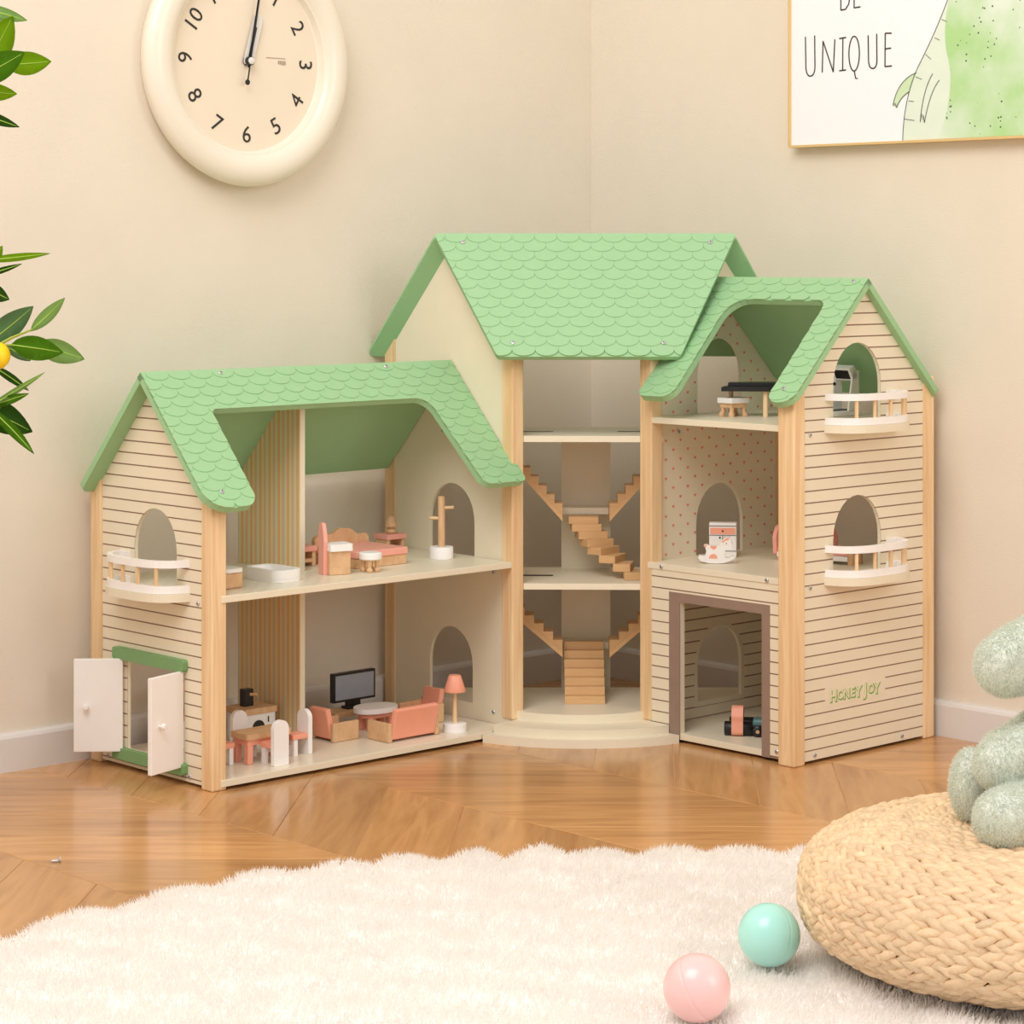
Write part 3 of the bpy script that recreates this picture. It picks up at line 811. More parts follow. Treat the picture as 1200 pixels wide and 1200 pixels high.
t = ft('tv_stand', 'low wooden toy stand under the television', 'cabinet', .610, .104, GZ)
box('top', (-.042, -.018, .0115), (.042, .018, .0185), 'beech', t); 
for s in (-1, 1): box('side', (s*.036-.003, -.017, 0), (s*.036+.003, .017, .0115), 'beech', t)
t = ft('television', 'black toy flat-screen television with a grey screen', 'television', .603, .102, GZ+.0187)
box('foot', (-.016, -.008, 0), (.016, .008, .004), 'black', t); box('neck', (-.012, -.004, .004), (.012, .004, .012), 'black', t)
box('frame', (-.040, -.0045, .011), (.040, .0045, .054), 'black', t); box('screen', (-.0365, -.0049, .0145), (.0365, -.0044, .0505), 'screen', t, 0)
t = ft('floor_lamp', 'toy floor lamp with coral shade and round white base', 'lamp', .5494, .268, GZ)
lathe('base', [(.0170, 0), (.0170, .0115), (.0160, .0123), (0, .0123)], 'white', t, 32)
lathe('pole', [(.0035, .0123), (.0025, .060)], 'pine', t, 12)
lathe('lamp_shade', [(.0155, .0575), (.0160, .0590), (.0090, .0800), (.0080, .0812), (0, .0812)], 'coral', t, 32)
# upstairs left wing
t = ft('bathtub', 'white toy bathtub on the upper floor by the partition', 'bathtub', .838, .215, UZ)
o_ = rrect(-.024, .024, -.040, .040, .016, 6); i_ = rrect(-.018, .018, -.034, .034, .012, 6)
flat('tub_wall', o_, .004, .0165, 'white', t, [i_]); flat('tub_bottom', o_, 0, .0045, 'white', t)
t = ft('toilet', 'wooden toy toilet with a white lid beside the corner post of the left wing', 'toilet', .936, .243, UZ)
box('body', (-.016, -.013, 0), (.016, .013, .0215), 'beech', t, .003); flat('lid', rrect(-.018, .018, -.015, .015, .010), .0217, .0270, 'white', t)
t = ft('dressing_table', 'wooden toy dressing table with white top and wavy coral mirror board', 'dressing table', .740, .2315, UZ, math.radians(27), True)
box('body', (-.0148, -.012, 0), (.0170, .014, .0330), 'beech', t)
flat('table_top', rrect(-.0148, .0200, -.016, .016, .004), .0332, .0430, 'white', t)
side_plate('mirror_board', rounded([(-.004, 0), (.015, 0), (.015, .036), (.018, .046, .005), (.016, .058, .005), (.011, .072, .005), (.002, .072, .005), (-.003, .058, .005), (-.005, .046, .005), (-.004, .036)], 5), -.0205, -.0150, 'pink_coral', t)
t = ft('vanity_stool', 'round white-topped toy stool with turned wooden legs by the dressing table', 'stool', .6900, .2460, UZ)
lathe('seat', [(.0150, .0175), (.0165, .0190), (.0165, .0260), (.0150, .0275), (0, .0275)], 'white', t, 28)
def turned_leg(t, x, y, h):
    lathe('leg', [(.0032, 0), (.0048, .0022), (.0046, .0045), (.0028, .0065), (.0034, h*.62), (.0040, h)], 'beech', t, 12, Matrix.Translation((x, y, 0)))
for k in range(4): turned_leg(t, .0095*math.cos(PI/4+k*PI/2), .0095*math.sin(PI/4+k*PI/2), .0176)
t = ft('bed', 'toy bed with coral blanket and wavy wooden headboard', 'bed', .640, .165, UZ)
hb = [(-.051, 0), (.051, 0), (.051, .030, .006), (.046, .038, .006), (.030, .036, .01), (.016, .046, .008), (-.004, .048, .008), (-.018, .040, .01), (-.034, .041, .008), (-.051, .038, .008)]
plate('headboard', rounded(hb, 5), .0425, .0500, 'beech', t)
box('bed_base', (-.047, -.047, .0), (.047, .0424, .0140), 'beech', t); box('blanket', (-.0485, -.0485, .0142), (.0485, .0424, .0245), 'pink_coral', t, .0014)
def nightstand(a, b, label):
    t = ft('nightstand', label, 'nightstand', a, b, UZ, group='coral-topped toy nightstands')
    box('top', (-.019, -.016, .0215), (.019, .016, .0290), 'pink_coral', t)
    for s in (-1, 1): box('side', (s*.0145-.003, -.0135, 0), (s*.0145+.003, .0135, .0215), 'beech', t)
    box('shelf', (-.0115, -.0135, .006), (.0115, .0135, .011), 'beech', t, 0)
def bedside_lamp(a, b, label):
    t = ft('bedside_lamp', label, 'lamp', a, b, UZ+.0292, group='little wooden bedside lamps')
    lathe('base', [(.0060, 0), (.0075, .0020), (.0070, .0045), (.0040, .0075), (.0040, .0100)], 'beech', t, 20)
    lathe('lamp_shade', [(.0100, .0100), (.0102, .0115), (.0075, .0180), (.0050, .0240), (.0030, .0255), (0, .0256)], 'beech', t, 20)
nightstand(.529, .100, 'coral-topped toy nightstand to the right of the bed'); bedside_lamp(.525, .098, 'little wooden lamp on the nightstand to the right of the toy bed')
nightstand(.722, .128, 'coral-topped toy nightstand between the partition and the bed'); bedside_lamp(.727, .122, 'little wooden lamp on the nightstand next to the partition')
t = ft('coat_rack', 'wooden toy coat stand on a round white base upstairs', 'coat stand', .5165, .202, UZ)
lathe('base', [(.0175, 0), (.0175, .0165), (.0168, .0175), (0, .0175)], 'white', t, 32)
lathe('pole', [(.0052, .0175), (.0052, .0905), (.0045, .0915), (0, .0915)], 'beech', t, 16)
for q, z in ((-TH, .0745), (PI-TH, .0590)):
    tube('peg', [(.004*math.cos(q), .004*math.sin(q), z), (.018*math.cos(q), .018*math.sin(q), z+.0006)], .0024, 'pine', t)

# right wing: nursery
t = ft('dresser', 'white toy dresser with an orange drawer beneath the heart wall', 'dresser', .205, .478, RZ, math.radians(-8), True)
box('body', (-.0200, -.0095, 0), (.0200, .0095, .0510), 'white', t)
def inlay(name, x0, x1, z0, z1, mat, p, y=-.0095): return box(name, (x0, y-.0006, z0), (x1, y+.0002, z1), mat, p, 0)
dr = inlay('drawer', -.0185, .0185, .0345, .0440, 'coral', t)
inlay('seam', -.0200, .0200, .0462, .0470, 'ink', t); inlay('seam', -.0200, .0200, .0325, .0332, 'ink', t); inlay('seam', -.0004, .0004, .0100, .0322, 'ink', t); inlay('seam', -.0200, .0200, .0095, .0102, 'ink', t)
for x, z in ((0, .0392), (-.0042, .0295), (.0042, .0295)): inlay('knob', x-.0012, x+.0012, z-.0012, z+.0012, 'ink', t, -.0100)
t = ft('rocking_horse', 'white toy rocking horse with coral patches', 'rocking horse', .268, .522, RZ+.0002, math.radians(-6), True)
hs = [(-.0265, .0075), (-.0230, .0035), (-.012, .0005), (0, 0), (.010, .0008), (.020, .0042), (.0265, .0085), (.0262, .0110), (.0220, .0110), (.0175, .0085), (.0125, .0085),
      (.0115, .0140), (.0125, .0190), (.0155, .0200), (.0185, .0190), (.0205, .0210), (.0225, .0270), (.0205, .0330), (.0195, .0370), (.0150, .0385), (.0110, .0365), (.0065, .0305), (.0020, .0260),
      (-.0060, .0250), (-.0120, .0265), (-.0165, .0275), (-.0190, .0255), (-.0165, .0230), (-.0150, .0180), (-.0165, .0110), (-.0200, .0105), (-.0255, .0120)]
plate('body', hs, -.0055, .0055, 'white', t)
def hpatch(pts): plate('coral_patch', pts, -.0058, -.0054, 'coral', t)
hpatch([(-.0100, .0255), (.0005, .0252), (-.0015, .0215), (-.0048, .0205), (-.0080, .0220)])
hpatch([(-.0115, .0075), (.0010, .0070), (.0002, .0115), (-.0030, .0140), (-.0075, .0135), (-.0105, .0110)])
hpatch([(.0075, .0315), (.0115, .0355), (.0150, .0375), (.0185, .0365), (.0165, .0340), (.0125, .0335), (.0090, .0300)])
hpatch([(-.0188, .0255), (-.0165, .0272), (-.0145, .0262), (-.0150, .0238), (-.0178, .0238)])
hpatch(ellipse(.0013, .0013, 8, .0140, .0292))
t = ft('cot', 'toy cot with rounded coral end boards and white rails behind the front post', 'cot', .145, .607, RZ, math.radians(-35), True)
for x in (-.060, .022):
    side_plate('end_board', rounded([(-.017, .006, .006), (.017, .006, .006), (.019, .034, .012), (.010, .050, .01), (-.010, .050, .01), (-.019, .034, .012)], 5), x-.003, x+.003, 'pink_coral', t)
for x in (-.052, .062):
    for q in (-1, 1): box('leg', (x-.0035, q*.014-.003, 0), (x+.0035, q*.014+.003, .0180 if x > 0 else .008), 'beech', t, 0)
box('mattress', (-.0565, -.016, .0125), (.0580, .016, .0190), 'pink_coral', t); box('cot_base', (-.0565, -.018, .0050), (.0580, .018, .0122), 'white', t)
# right wing: top floor
t = ft('piano_stool', 'toy piano stool with square white seat and curved wooden legs', 'stool', .2300, .5200, TZ, math.radians(0))
box('seat', (-.0195, -.0140, .0195), (.0195, .0140, .0275), 'white', t, .001)
fr = box('seat_frame', (-.0165, -.0115, .0130), (.0165, .0115, .0194), 'beech', t)
for sx in (-1, 1):
    for sy in (-1, 1): 
        tube('leg', [(sx*.0130, sy*.0085, .0135), (sx*.0125, sy*.0080, .0080), (sx*.0145, sy*.0095, .0035), (sx*.0145, sy*.0095, 0)], [.0036, .0034, .0046, .0046], 'beech', t)
t = ft('grand_piano', 'black toy grand piano with round wooden legs', 'piano', .2084, .5444, TZ, math.radians(-5), True)
flat('case', rounded([(-.050, -.022), (.050, -.022), (.050, .030, .02), (.020, .036, .02), (-.010, .030, .02), (-.040, .022)], 4), .0375, .0440, 'black', t)
flat('lid', rounded([(-.040, -.006), (.050, -.006), (.050, .030, .02), (.020, .036, .02), (-.010, .030, .02), (-.038, .022)], 4), .0442, .0490, 'black', t)
for x, y in ((-.036, .014), (.014, -.012), (.036, .014)): lathe('leg', [(.0036, 0), (.0036, .0376)], 'pine', t, 14, Matrix.Translation((x, y, 0)))
t = ft('treadmill', 'white toy treadmill with black console seen through the upper arched window', 'treadmill', .106, .612, TZ, math.radians(-50), True)
box('deck', (-.014, -.050, 0), (.022, .030, .0080), 'white', t, .0015); box('belt', (-.009, -.048, .0081), (.017, .022, .0088), 'black', t, 0)
for s in (-.0125, .0205):
    panel('upright', [(.002, .008), (.024, .008), (.024, .066), (.012, .066)], [], lambda p, q, n: Vector((s+n, p, q)), -.0015, .0015, 'white', t)
M = Matrix.Translation((.004, .012, .062)) @ Matrix.Rotation(math.radians(28), 4, 'X')
bm = bmesh.new(); bbox(bm, (-.018, -.005, -.010), (.018, .007, .010), .001, 2, M); from_bm('console', bm, 'white', t)
bm = bmesh.new(); bbox(bm, (-.014, -.0056, -.0065), (.014, -.0049, .0075), 0, 1, M); from_bm('display', bm, 'black', t)
tube('handle', [(-.013, .010, .045), (-.013, -.004, .050), (-.006, -.014, .047)], .0028, 'black', t)
# garage: toy lorry
t = ft('toy_truck', 'toy lorry with teal cab, black rollers and a coral loop in the garage', 'toy truck', .259, .575, GZ, math.radians(-9), True)
def roller(x0, x1, y, z, r, mat, nm):
    return lathe(nm, [(0, x0), (r*.92, x0), (r, x0+.001), (r, x1-.001), (r*.92, x1), (0, x1)], mat, t, 24, Matrix.Translation((0, y, z)) @ Matrix.Rotation(PI/2, 4, 'Y'))
roller(-.034, .006, -.0065, .0100, .0100, 'black', 'roller'); roller(-.028, .010, .0125, .0135, .0095, 'black', 'roller')
side_plate('coral_loop', rounded([(-.0185, .001, .006), (.006, .001, .006), (.010, .021, .006), (.014, .040, .008), (-.010, .0425, .009), (-.0175, .028, .008), (-.0165, .021, .006)], 6), -.0235, -.0070, 'coral', t)
box('chassis', (-.006, -.010, .005), (.046, .010, .011), 'black', t)
bmx = box('cab', (.006, -.0125, .011), (.034, .0125, .0245), 'teal', t, .004)
box('fender', (.006, -.0140, .0125), (.022, -.0126, .0165), 'black', t, .0005)
for x in (.014, .038):
    for s in (-1, 1):
        wl = lathe('wheel', [(0, -.003), (.0065, -.003), (.0078, -.002), (.0078, .002), (.0065, .003), (0, .003)], 'black', t, 20, Matrix.Translation((x, s*.0158, .0078)) @ Matrix.Rotation(PI/2, 4, 'X'))
        lathe('hub', [(.0028, 0), (.0026, .0007), (0, .0008)], 'beech', wl, 12, Matrix.Translation((x, s*.0188, .0078)) @ Matrix.Rotation(PI/2*(1 if s < 0 else -1), 4, 'X'))

# ------------------------------------------------------------------ wall clock on the left wall
CA, CZ, RC = .736, .9855, .184
clock = thing('wall_clock', 'round cream wall clock with stencil numerals and black hands', 'clock', W(CA, 0.0005, CZ), TH)
def KP(x, y, d): return Vector((x, -d, y))        # x right, y up, d away from the wall
bm = bmesh.new(); prof = [(.112, .004), (.1345, .020), (.1375, .030)]
prof += [(.1605+.0235*math.cos(q), .0235+.0165*math.sin(q)) for q in np.linspace(PI*.86, -.1, 12)]
prof += [(RC-.004, .010), (RC-.010, 0), (.112, 0)]
seg = 96; rings = []
for r, d in prof: rings.append([bm.verts.new(KP(r*math.sin(2*PI*i/seg), r*math.cos(2*PI*i/seg), d)) for i in range(seg)])
rings.append(rings[0])
for A, B in zip(rings, rings[1:]):
    for i in range(seg): bm.faces.new((A[i], A[(i+1) % seg], B[(i+1) % seg], B[i]))
smooth_angle(from_bm('rim', bm, 'clock_rim', clock), 30)
face = lathe('dial', [(.1340, .002), (.1340, .0185), (0, .0185)], 'clock_face', clock, 96, Matrix.Rotation(PI/2, 4, 'X'))
for n in range(1, 13):
    q = math.radians(30*n); rr = .1085
    rot = -q if n in (9, 10, 11, 12, 1, 2, 3) else PI-q
    me = text_mesh(str(n), .0350, .0002, 0)
    me.transform(Matrix(((1, 0, 0, 0), (0, 0, -1, 0), (0, 1, 0, 0), (0, 0, 0, 1))) @ Matrix.Rotation(rot, 4, 'Z'))
    o = link('numeral', me, 'ink', face); o.location = KP(rr*math.sin(q), rr*math.cos(q), .0189)
for k, (x0, x1, y, h) in enumerate(((.036, .072, .0075, .0011), (.058, .073, .0015, .0040))):
    s = 14 if k == 0 else 5
    for i in range(s):
        xa = x0+(x1-x0)*i/s; box('fine_print', (xa, -.0190, y-h*(.6+.4*random.random())), (xa+(x1-x0)/s*.72, -.0186, y+h*.6), 'print_grey', face, 0)
def hand(name, ang, pts, d0, d1, mat):
    q = math.radians(ang)
    def mp(p, r_, n): return KP(p*math.cos(q)+r_*math.sin(q), -p*math.sin(q)+r_*math.cos(q), n)
    return panel(name, pts, [], mp, d0, d1, mat, clock)
hand('hour_hand', 16, rounded([(-.0085, -.006, .004), (.0085, -.006, .004), (.0085, .072, .0085), (-.0085, .072, .0085)], 5), .0230, .0240, 'silver')
hand('hour_hand', 14, [(-.0026, 0), (.0026, 0), (.0022, .052), (-.0022, .052)], .0243, .0250, 'black')
hand('minute_hand', 10, [(-.0017, -.010), (.0017, -.010), (.0013, .105), (-.0013, .105)], .0262, .0270, 'black')
sh_ = hand('second_hand', 10, rounded([(-.0012, -.030), (.0012, -.030), (.0008, .110), (-.0008, .110)]), .0282, .0288, 'black')
lathe('counterweight', [(.0042, 0), (.0042, .0010), (0, .0010)], 'black', clock, 20, Matrix.Translation(KP(-.0056, -.0315, .0280)) @ Matrix.Rotation(PI/2, 4, 'X'))
lathe('spindle', [(.0068, 0), (.0068, .0110)], 'black', clock, 24, Matrix.Translation(KP(0, 0, .0186)) @ Matrix.Rotation(PI/2, 4, 'X'))
lathe('cap', [(.0052, 0), (.0052, .0020), (.0040, .0028), (0, .0030)], 'silver', clock, 24, Matrix.Translation(KP(0, 0, .0297)) @ Matrix.Rotation(PI/2, 4, 'X'))

# ------------------------------------------------------------------ framed print on the right wall
pic = thing('framed_print', 'gold-framed nursery print with the words BE UNIQUE and a pale green dinosaur body', 'picture', W(0.0005, .700, .866), TH)
def QP(b, z, d): return Vector((-d, .700-b, z-.866))
FB0, FB1, FZ0, FZ1 = .4485, .985, .8665, 1.46
for p0, p1, q0, q1 in ((FB0, FB1, FZ0, FZ0+.0035), (FB0, FB1, FZ1-.0035, FZ1), (FB0, FB0+.0035, FZ0+.0035, FZ1-.0035), (FB1-.0035, FB1, FZ0+.0035, FZ1-.0035)):
    panel('frame_bar', [(p0, q0), (p1, q0), (p1, q1), (p0, q1)], [], QP, 0, .022, 'gold', pic)
paper = panel('print', [(FB0+.0035, FZ0+.0035), (FB1-.0035, FZ0+.0035), (FB1-.0035, FZ1-.0035), (FB0+.0035, FZ1-.0035)], [], QP, .002, .0175, 'paper', pic)
body = [(.6655, .8705)] + bez((.6655, .8705), (.667, .930), (.692, .975)) + bez((.692, .975), (.728, 1.030), (.748, 1.075)) + bez((.748, 1.075), (.765, 1.13), (.762, 1.20)) + [(.79, 1.26), (.87, 1.28), (.93, 1.22), (.975, 1.10), (.978, .8705)]
panel('belly_wash', body, [], QP, .0175, .0178, 'wash_pale', paper)
back = [(.7305, .8705)] + bez((.7305, .8705), (.760, .935), (.748, .985)) + bez((.748, .985), (.735, 1.02), (.750, 1.078)) + bez((.750, 1.078), (.765, 1.13), (.762, 1.20)) + [(.79, 1.26), (.87, 1.28), (.93, 1.22), (.975, 1.10), (.978, .8705)]
panel('back_wash', back, [], QP, .0178, .0181, 'watercolour', paper)
arm1 = bez((.6905, .9690), (.6560, .9600), (.6475, .9225)) + bez((.6545, .9190), (.6600, .9340), (.6780, .9420))
panel('arm_wash', arm1, [], QP, .0175, .0179, 'wash_green', paper)
bm = bmesh.new(); LW = .0010
for st_ in (bez((.6655, .8705), (.667, .930), (.692, .975)), bez((.692, .975), (.728, 1.030), (.748, 1.075)), bez((.748, 1.075), (.765, 1.13), (.762, 1.20)),
            bez((.6905, .9690), (.6560, .9600), (.6475, .9225)), bez((.6545, .9190), (.6600, .9340), (.6780, .9420)),
            [(.6475, .9225), (.6490, .9270), (.6510, .9220), (.6520, .9260), (.6545, .9190)],
            bez((.7200, .9660), (.7020, .9430), (.6975, .8960)), bez((.7320, .9560), (.7150, .9400), (.7050, .8950)),
            [(.6975, .8960), (.7000, .9080), (.7020, .8990), (.7030, .9070), (.7050, .8950)]):
    ribbon(bm, st_, LW, QP, .0184)
for (x0, z0), (dx, dz) in (((.7360, 1.0440), (.009, -.004)), ((.7235, 1.0180), (.009, -.004)), ((.7070, .9950), (.010, -.008)), ((.6890, .9630), (.011, -.004)), ((.6760, .9280), (.010, -.001)), ((.6680, .9020), (.019, -.003))):
    ribbon(bm, [(x0, z0), (x0+dx, z0+dz)], LW*.8, QP, .0184)
from_bm('ink_lines', bm, 'ink', paper)
def strokes(lines, lw=.0021):
    bm = bmesh.new()
    for i, L in enumerate(lines): ribbon(bm, L, lw, QP, .0180+.00002*i)
    return from_bm('lettering', bm, 'ink', paper)
zt = 1.0335
strokes([[(.4800, zt+.002), (.4808, .990)] + bez((.4808, .990), (.4815, .9745), (.4905, .9748), 6)[1:] + bez((.4905, .9748), (.4990, .9760), (.4988, .990), 6)[1:] + [(.4982, zt+.003)]])
strokes([[(.5130, .9790), (.5145, 1.0270)], [(.5145, 1.0270), (.5345, .9785)], [(.5345, .9785), (.5375, 1.0280)]])
strokes([[(.5530, 1.0290), (.5525, .9800)], [(.5460, 1.0285), (.5595, 1.0295)], [(.5460, .9798), (.5590, .9805)]])
strokes([[(.5745+.0100*math.sin(2*PI*i/24), 1.0040+.0262*math.cos(2*PI*i/24)) for i in range(25)], [(.5745, .9790), (.5775, .9665), (.5815, .9665)]])
strokes([[(.6010, 1.0300), (.6018, .992)] + bez((.6018, .992), (.6025, .9795), (.6105, .9798), 6)[1:] + bez((.6105, .9798), (.6175, .9805), (.6175, .992), 6)[1:] + [(.6170, 1.0310)]])
strokes([[(.6330, 1.0310), (.6325, .9810)], [(.6330, 1.0308), (.6450, 1.0300)], [(.6328, 1.0075), (.6440, 1.0080)], [(.6325, .9812), (.6455, .9815)]])
strokes([[(.5490, 1.1220), (.5490, 1.0710)], [(.5490, 1.1220), (.5600, 1.1180), (.5620, 1.1060), (.5580, 1.0980), (.5490, 1.0970)], bez((.5490, 1.0970), (.5700, 1.0950), (.5640, 1.0790), 6) + [(.5580, 1.0720), (.5490, 1.0712)]])
strokes([[(.5745, 1.1220), (.5745, 1.0725)], [(.5745, 1.1220), (.5850, 1.1215)], [(.5745, 1.0985), (.5835, 1.0985)], [(.5745, 1.0728), (.5865, 1.0735)]])

# ------------------------------------------------------------------ fur helper: thousands of fine blades in one mesh
def fur(name, pts, nrms, length, width, mat, parent, lean=None, jitter=.5):
    n = len(pts); L = (length*(.7+.6*RNG.random(n)))[:, None]
    rnd = RNG.normal(size=(n, 3)); d = nrms + jitter*rnd*.6
    if lean is not None: d = d + lean
    d /= np.linalg.norm(d, axis=1)[:, None]
    side = np.cross(d, RNG.normal(size=(n, 3))); side /= np.linalg.norm(side, axis=1)[:, None]
    d2 = d + .55*RNG.normal(size=(n, 3))*jitter; d2 /= np.linalg.norm(d2, axis=1)[:, None]
    w_ = width/2
    v0 = pts-side*w_; v1 = pts+side*w_; m = pts+d*L*.55; v2 = m-side*w_*.8; v3 = m+side*w_*.8; v4 = m+d2*L*.45
    co = np.stack([v0, v1, v2, v3, v4], 1).reshape(-1, 3)
    b = np.arange(n)*5
    tri = np.stack([b, b+1, b+3, b, b+3, b+2, b+2, b+3, b+4], 1).reshape(-1)
    me = bpy.data.meshes.new(name); me.vertices.add(len(co)); me.vertices.foreach_set('co', co.ravel().astype(np.float32))
    nl = len(tri); me.loops.add(nl); me.loops.foreach_set('vertex_index', tri.astype(np.int32))
    me.polygons.add(nl//3); me.polygons.foreach_set('loop_start', np.arange(0, nl, 3, dtype=np.int32))
    try: me.polygons.foreach_set('loop_total', np.full(nl//3, 3, dtype=np.int32))
    except Exception: pass
    me.update(calc_edges=True)
    o = link(name, me, mat, parent); tag(o, kind='stuff'); return o

# ------------------------------------------------------------------ shaggy rug
edge = [(-.95, 2.06), (-.70, 2.28), (-.60, 2.375), (-.52, 2.445), (-.45, 2.535), (-.38, 2.605), (-.315, 2.668), (-.25, 2.706), (-.196, 2.745), (-.117, 2.755), (-.04, 2.790), (.01, 2.783), (.08, 2.800), (.15, 2.795), (.24, 2.805), (.33, 2.805), (.45, 2.80), (.60, 2.78), (.75, 2.72), (.85, 2.60)]
ex = np.array([p[0] for p in edge]); ey = np.array([p[1] for p in edge])
def edge_y(x): return np.interp(x, ex, ey) + .042*np.abs(np.sin(x*PI/.0805+.35+.5*np.sin(x*9)))-.026 + .004*np.sin(x*37)
def rug_h(x, y):
    d = np.clip((edge_y(x)-y)/.035, 0, 1)
    puff = .5+.5*np.cos((x*.83+y*.55)*2*PI/.115)*np.cos((y*.83-x*.55)*2*PI/.13)
    return .0065*np.sqrt(d) + .0075*puff*d + .002*np.sin(x*37+y*23)*d
rug = thing('rug', 'fluffy white shag rug with a wavy edge on the parquet', 'rug', (0, 2.2, 0))
xs = np.linspace(-.95, .85, 181); me_v = []; me_f = []
NY = 120
for x in xs:
    y1 = float(edge_y(x))
    for j in range(NY+1):
        y = 1.70+(y1-1.70)*(1-(1-j/NY)**1.0)
        z = float(rug_h(np.float64(x), np.float64(y)))+.0015
        me_v.append((x, y-2.2, z))
for i in range(len(xs)-1):
    for j in range(NY):
        a = i*(NY+1)+j; me_f.append((a, a+NY+1, a+NY+2, a+1))
me = bpy.data.meshes.new('rug_backing'); me.from_pydata(me_v, [], me_f); me.update()
link('rug_backing', me, 'rug_base', rug, True)
n = 220000
px_ = RNG.uniform(-.72, .72, n); py_ = RNG.uniform(2.02, 2.86, n)
keep = (py_ < edge_y(px_)-.002) & (np.abs(px_) < .235*py_+.05)
px_, py_ = px_[keep], py_[keep]
e_ = 1e-3; hz = rug_h(px_, py_)
nx = -(rug_h(px_+e_, py_)-hz)/e_; ny = -(rug_h(px_, py_+e_)-hz)/e_
nn = np.stack([nx, ny, np.ones_like(nx)], 1); nn /= np.linalg.norm(nn, axis=1)[:, None]
ed = np.clip(1-(edge_y(px_)-py_)/.03, 0, 1)
lean = np.stack([.25*np.ones_like(px_), -.35+ed*1.0, np.zeros_like(px_)], 1)
fur('rug_pile', np.stack([px_, py_-2.2, hz+.001], 1), nn, .0105, .0012, 'rug_fur', rug, lean, .5)

# ------------------------------------------------------------------ balls on the rug
def ball(label, mat, X, Y, r, tilt):
    z = float(rug_h(np.float64(X), np.float64(Y)))+.006
    o = thing('play_ball', label, 'ball', (X, Y, z), 0, 'plastic play balls on the rug'); o.rotation_euler = (0, 0, 0)
    prof = []
    for i in range(33):
        q = -PI/2+PI*i/32; rr = r*math.cos(q); 
        if i == 16: prof += [(r, -.0007), (r*.994, -.0003), (r*.994, .0003), (r, .0007)]
        else: prof.append((max(rr, 0), r*math.sin(q)))
    M = Matrix.Translation((0, 0, r)) @ Matrix.Rotation(tilt[0], 4, 'X') @ Matrix.Rotation(tilt[1], 4, 'Y')
    lathe('shell', prof, mat, o, 48, M); return o
ball('pink plastic play ball on the white rug', 'ball_pink', .1660, 2.165, .0303, (.5, 1.0))
ball('mint green plastic play ball on the white rug beside the woven pouf', 'ball_teal', .2475, 2.322, .0301, (1.2, -.9))

# ------------------------------------------------------------------ woven pouf
PX, PY, PR, PH = .508, 2.34, .225, .139
pouf = thing('woven_pouf', 'round low pouf braided from straw, under the plush toy', 'pouf', (PX, PY, .012))
def pprof(s):
    """profile param s 0 (top centre) .. 1 (bottom centre): flat top, round side"""
    q = -PI/2+PI*(1-s)     # +90..-90
    n_ = 2.9
    r = PR*max(math.cos(q), 0)**(2/n_); z = PH/2+PH/2*math.copysign(abs(math.sin(q))**(2/n_), math.sin(q))
    dip = .012*math.exp(-(r/.07)**2) if q > 0 else 0
    return r, z-dip
S = np.linspace(0, 1, 1201); RZp = np.array([pprof(s) for s in S])
arc = np.concatenate([[0], np.cumsum(np.hypot(*np.diff(RZp, axis=0).T))])
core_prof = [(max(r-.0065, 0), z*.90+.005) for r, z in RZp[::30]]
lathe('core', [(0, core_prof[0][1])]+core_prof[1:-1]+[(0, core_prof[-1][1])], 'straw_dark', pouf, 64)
def stitch_bm():
    bm = bmesh.new(); sec = [(-1, .12), (-.72, .62), (-.2, 1.0), (.35, .92), (.78, .5), (1, .1)]
    rings = []
    for x, k in sec:
        rings.append([bm.verts.new((x*.0148, k*.0054*math.cos(q), k*.0040*math.sin(q)+.0012*(1-x*x)-.0016*x)) for q in (2*PI*i/6 for i in range(6))])
    for A, B in zip(rings, rings[1:]):
        for i in range(6): bm.faces.new((A[i], A[(i+1) % 6], B[(i+1) % 6], B[i]))
    bm.faces.new(rings[0]); bm.faces.new(rings[-1]); bmesh.ops.recalc_face_normals(bm, faces=bm.faces)
    return bm
bm = stitch_bm(); SM = bpy.data.meshes.new('braid_stitch'); bm.to_mesh(SM); bm.free(); SM.materials.append(MATS['straw'])
for p in SM.polygons: p.use_smooth = True
pitch = .0136; mats = []
nrows = int(arc[-1]/pitch)
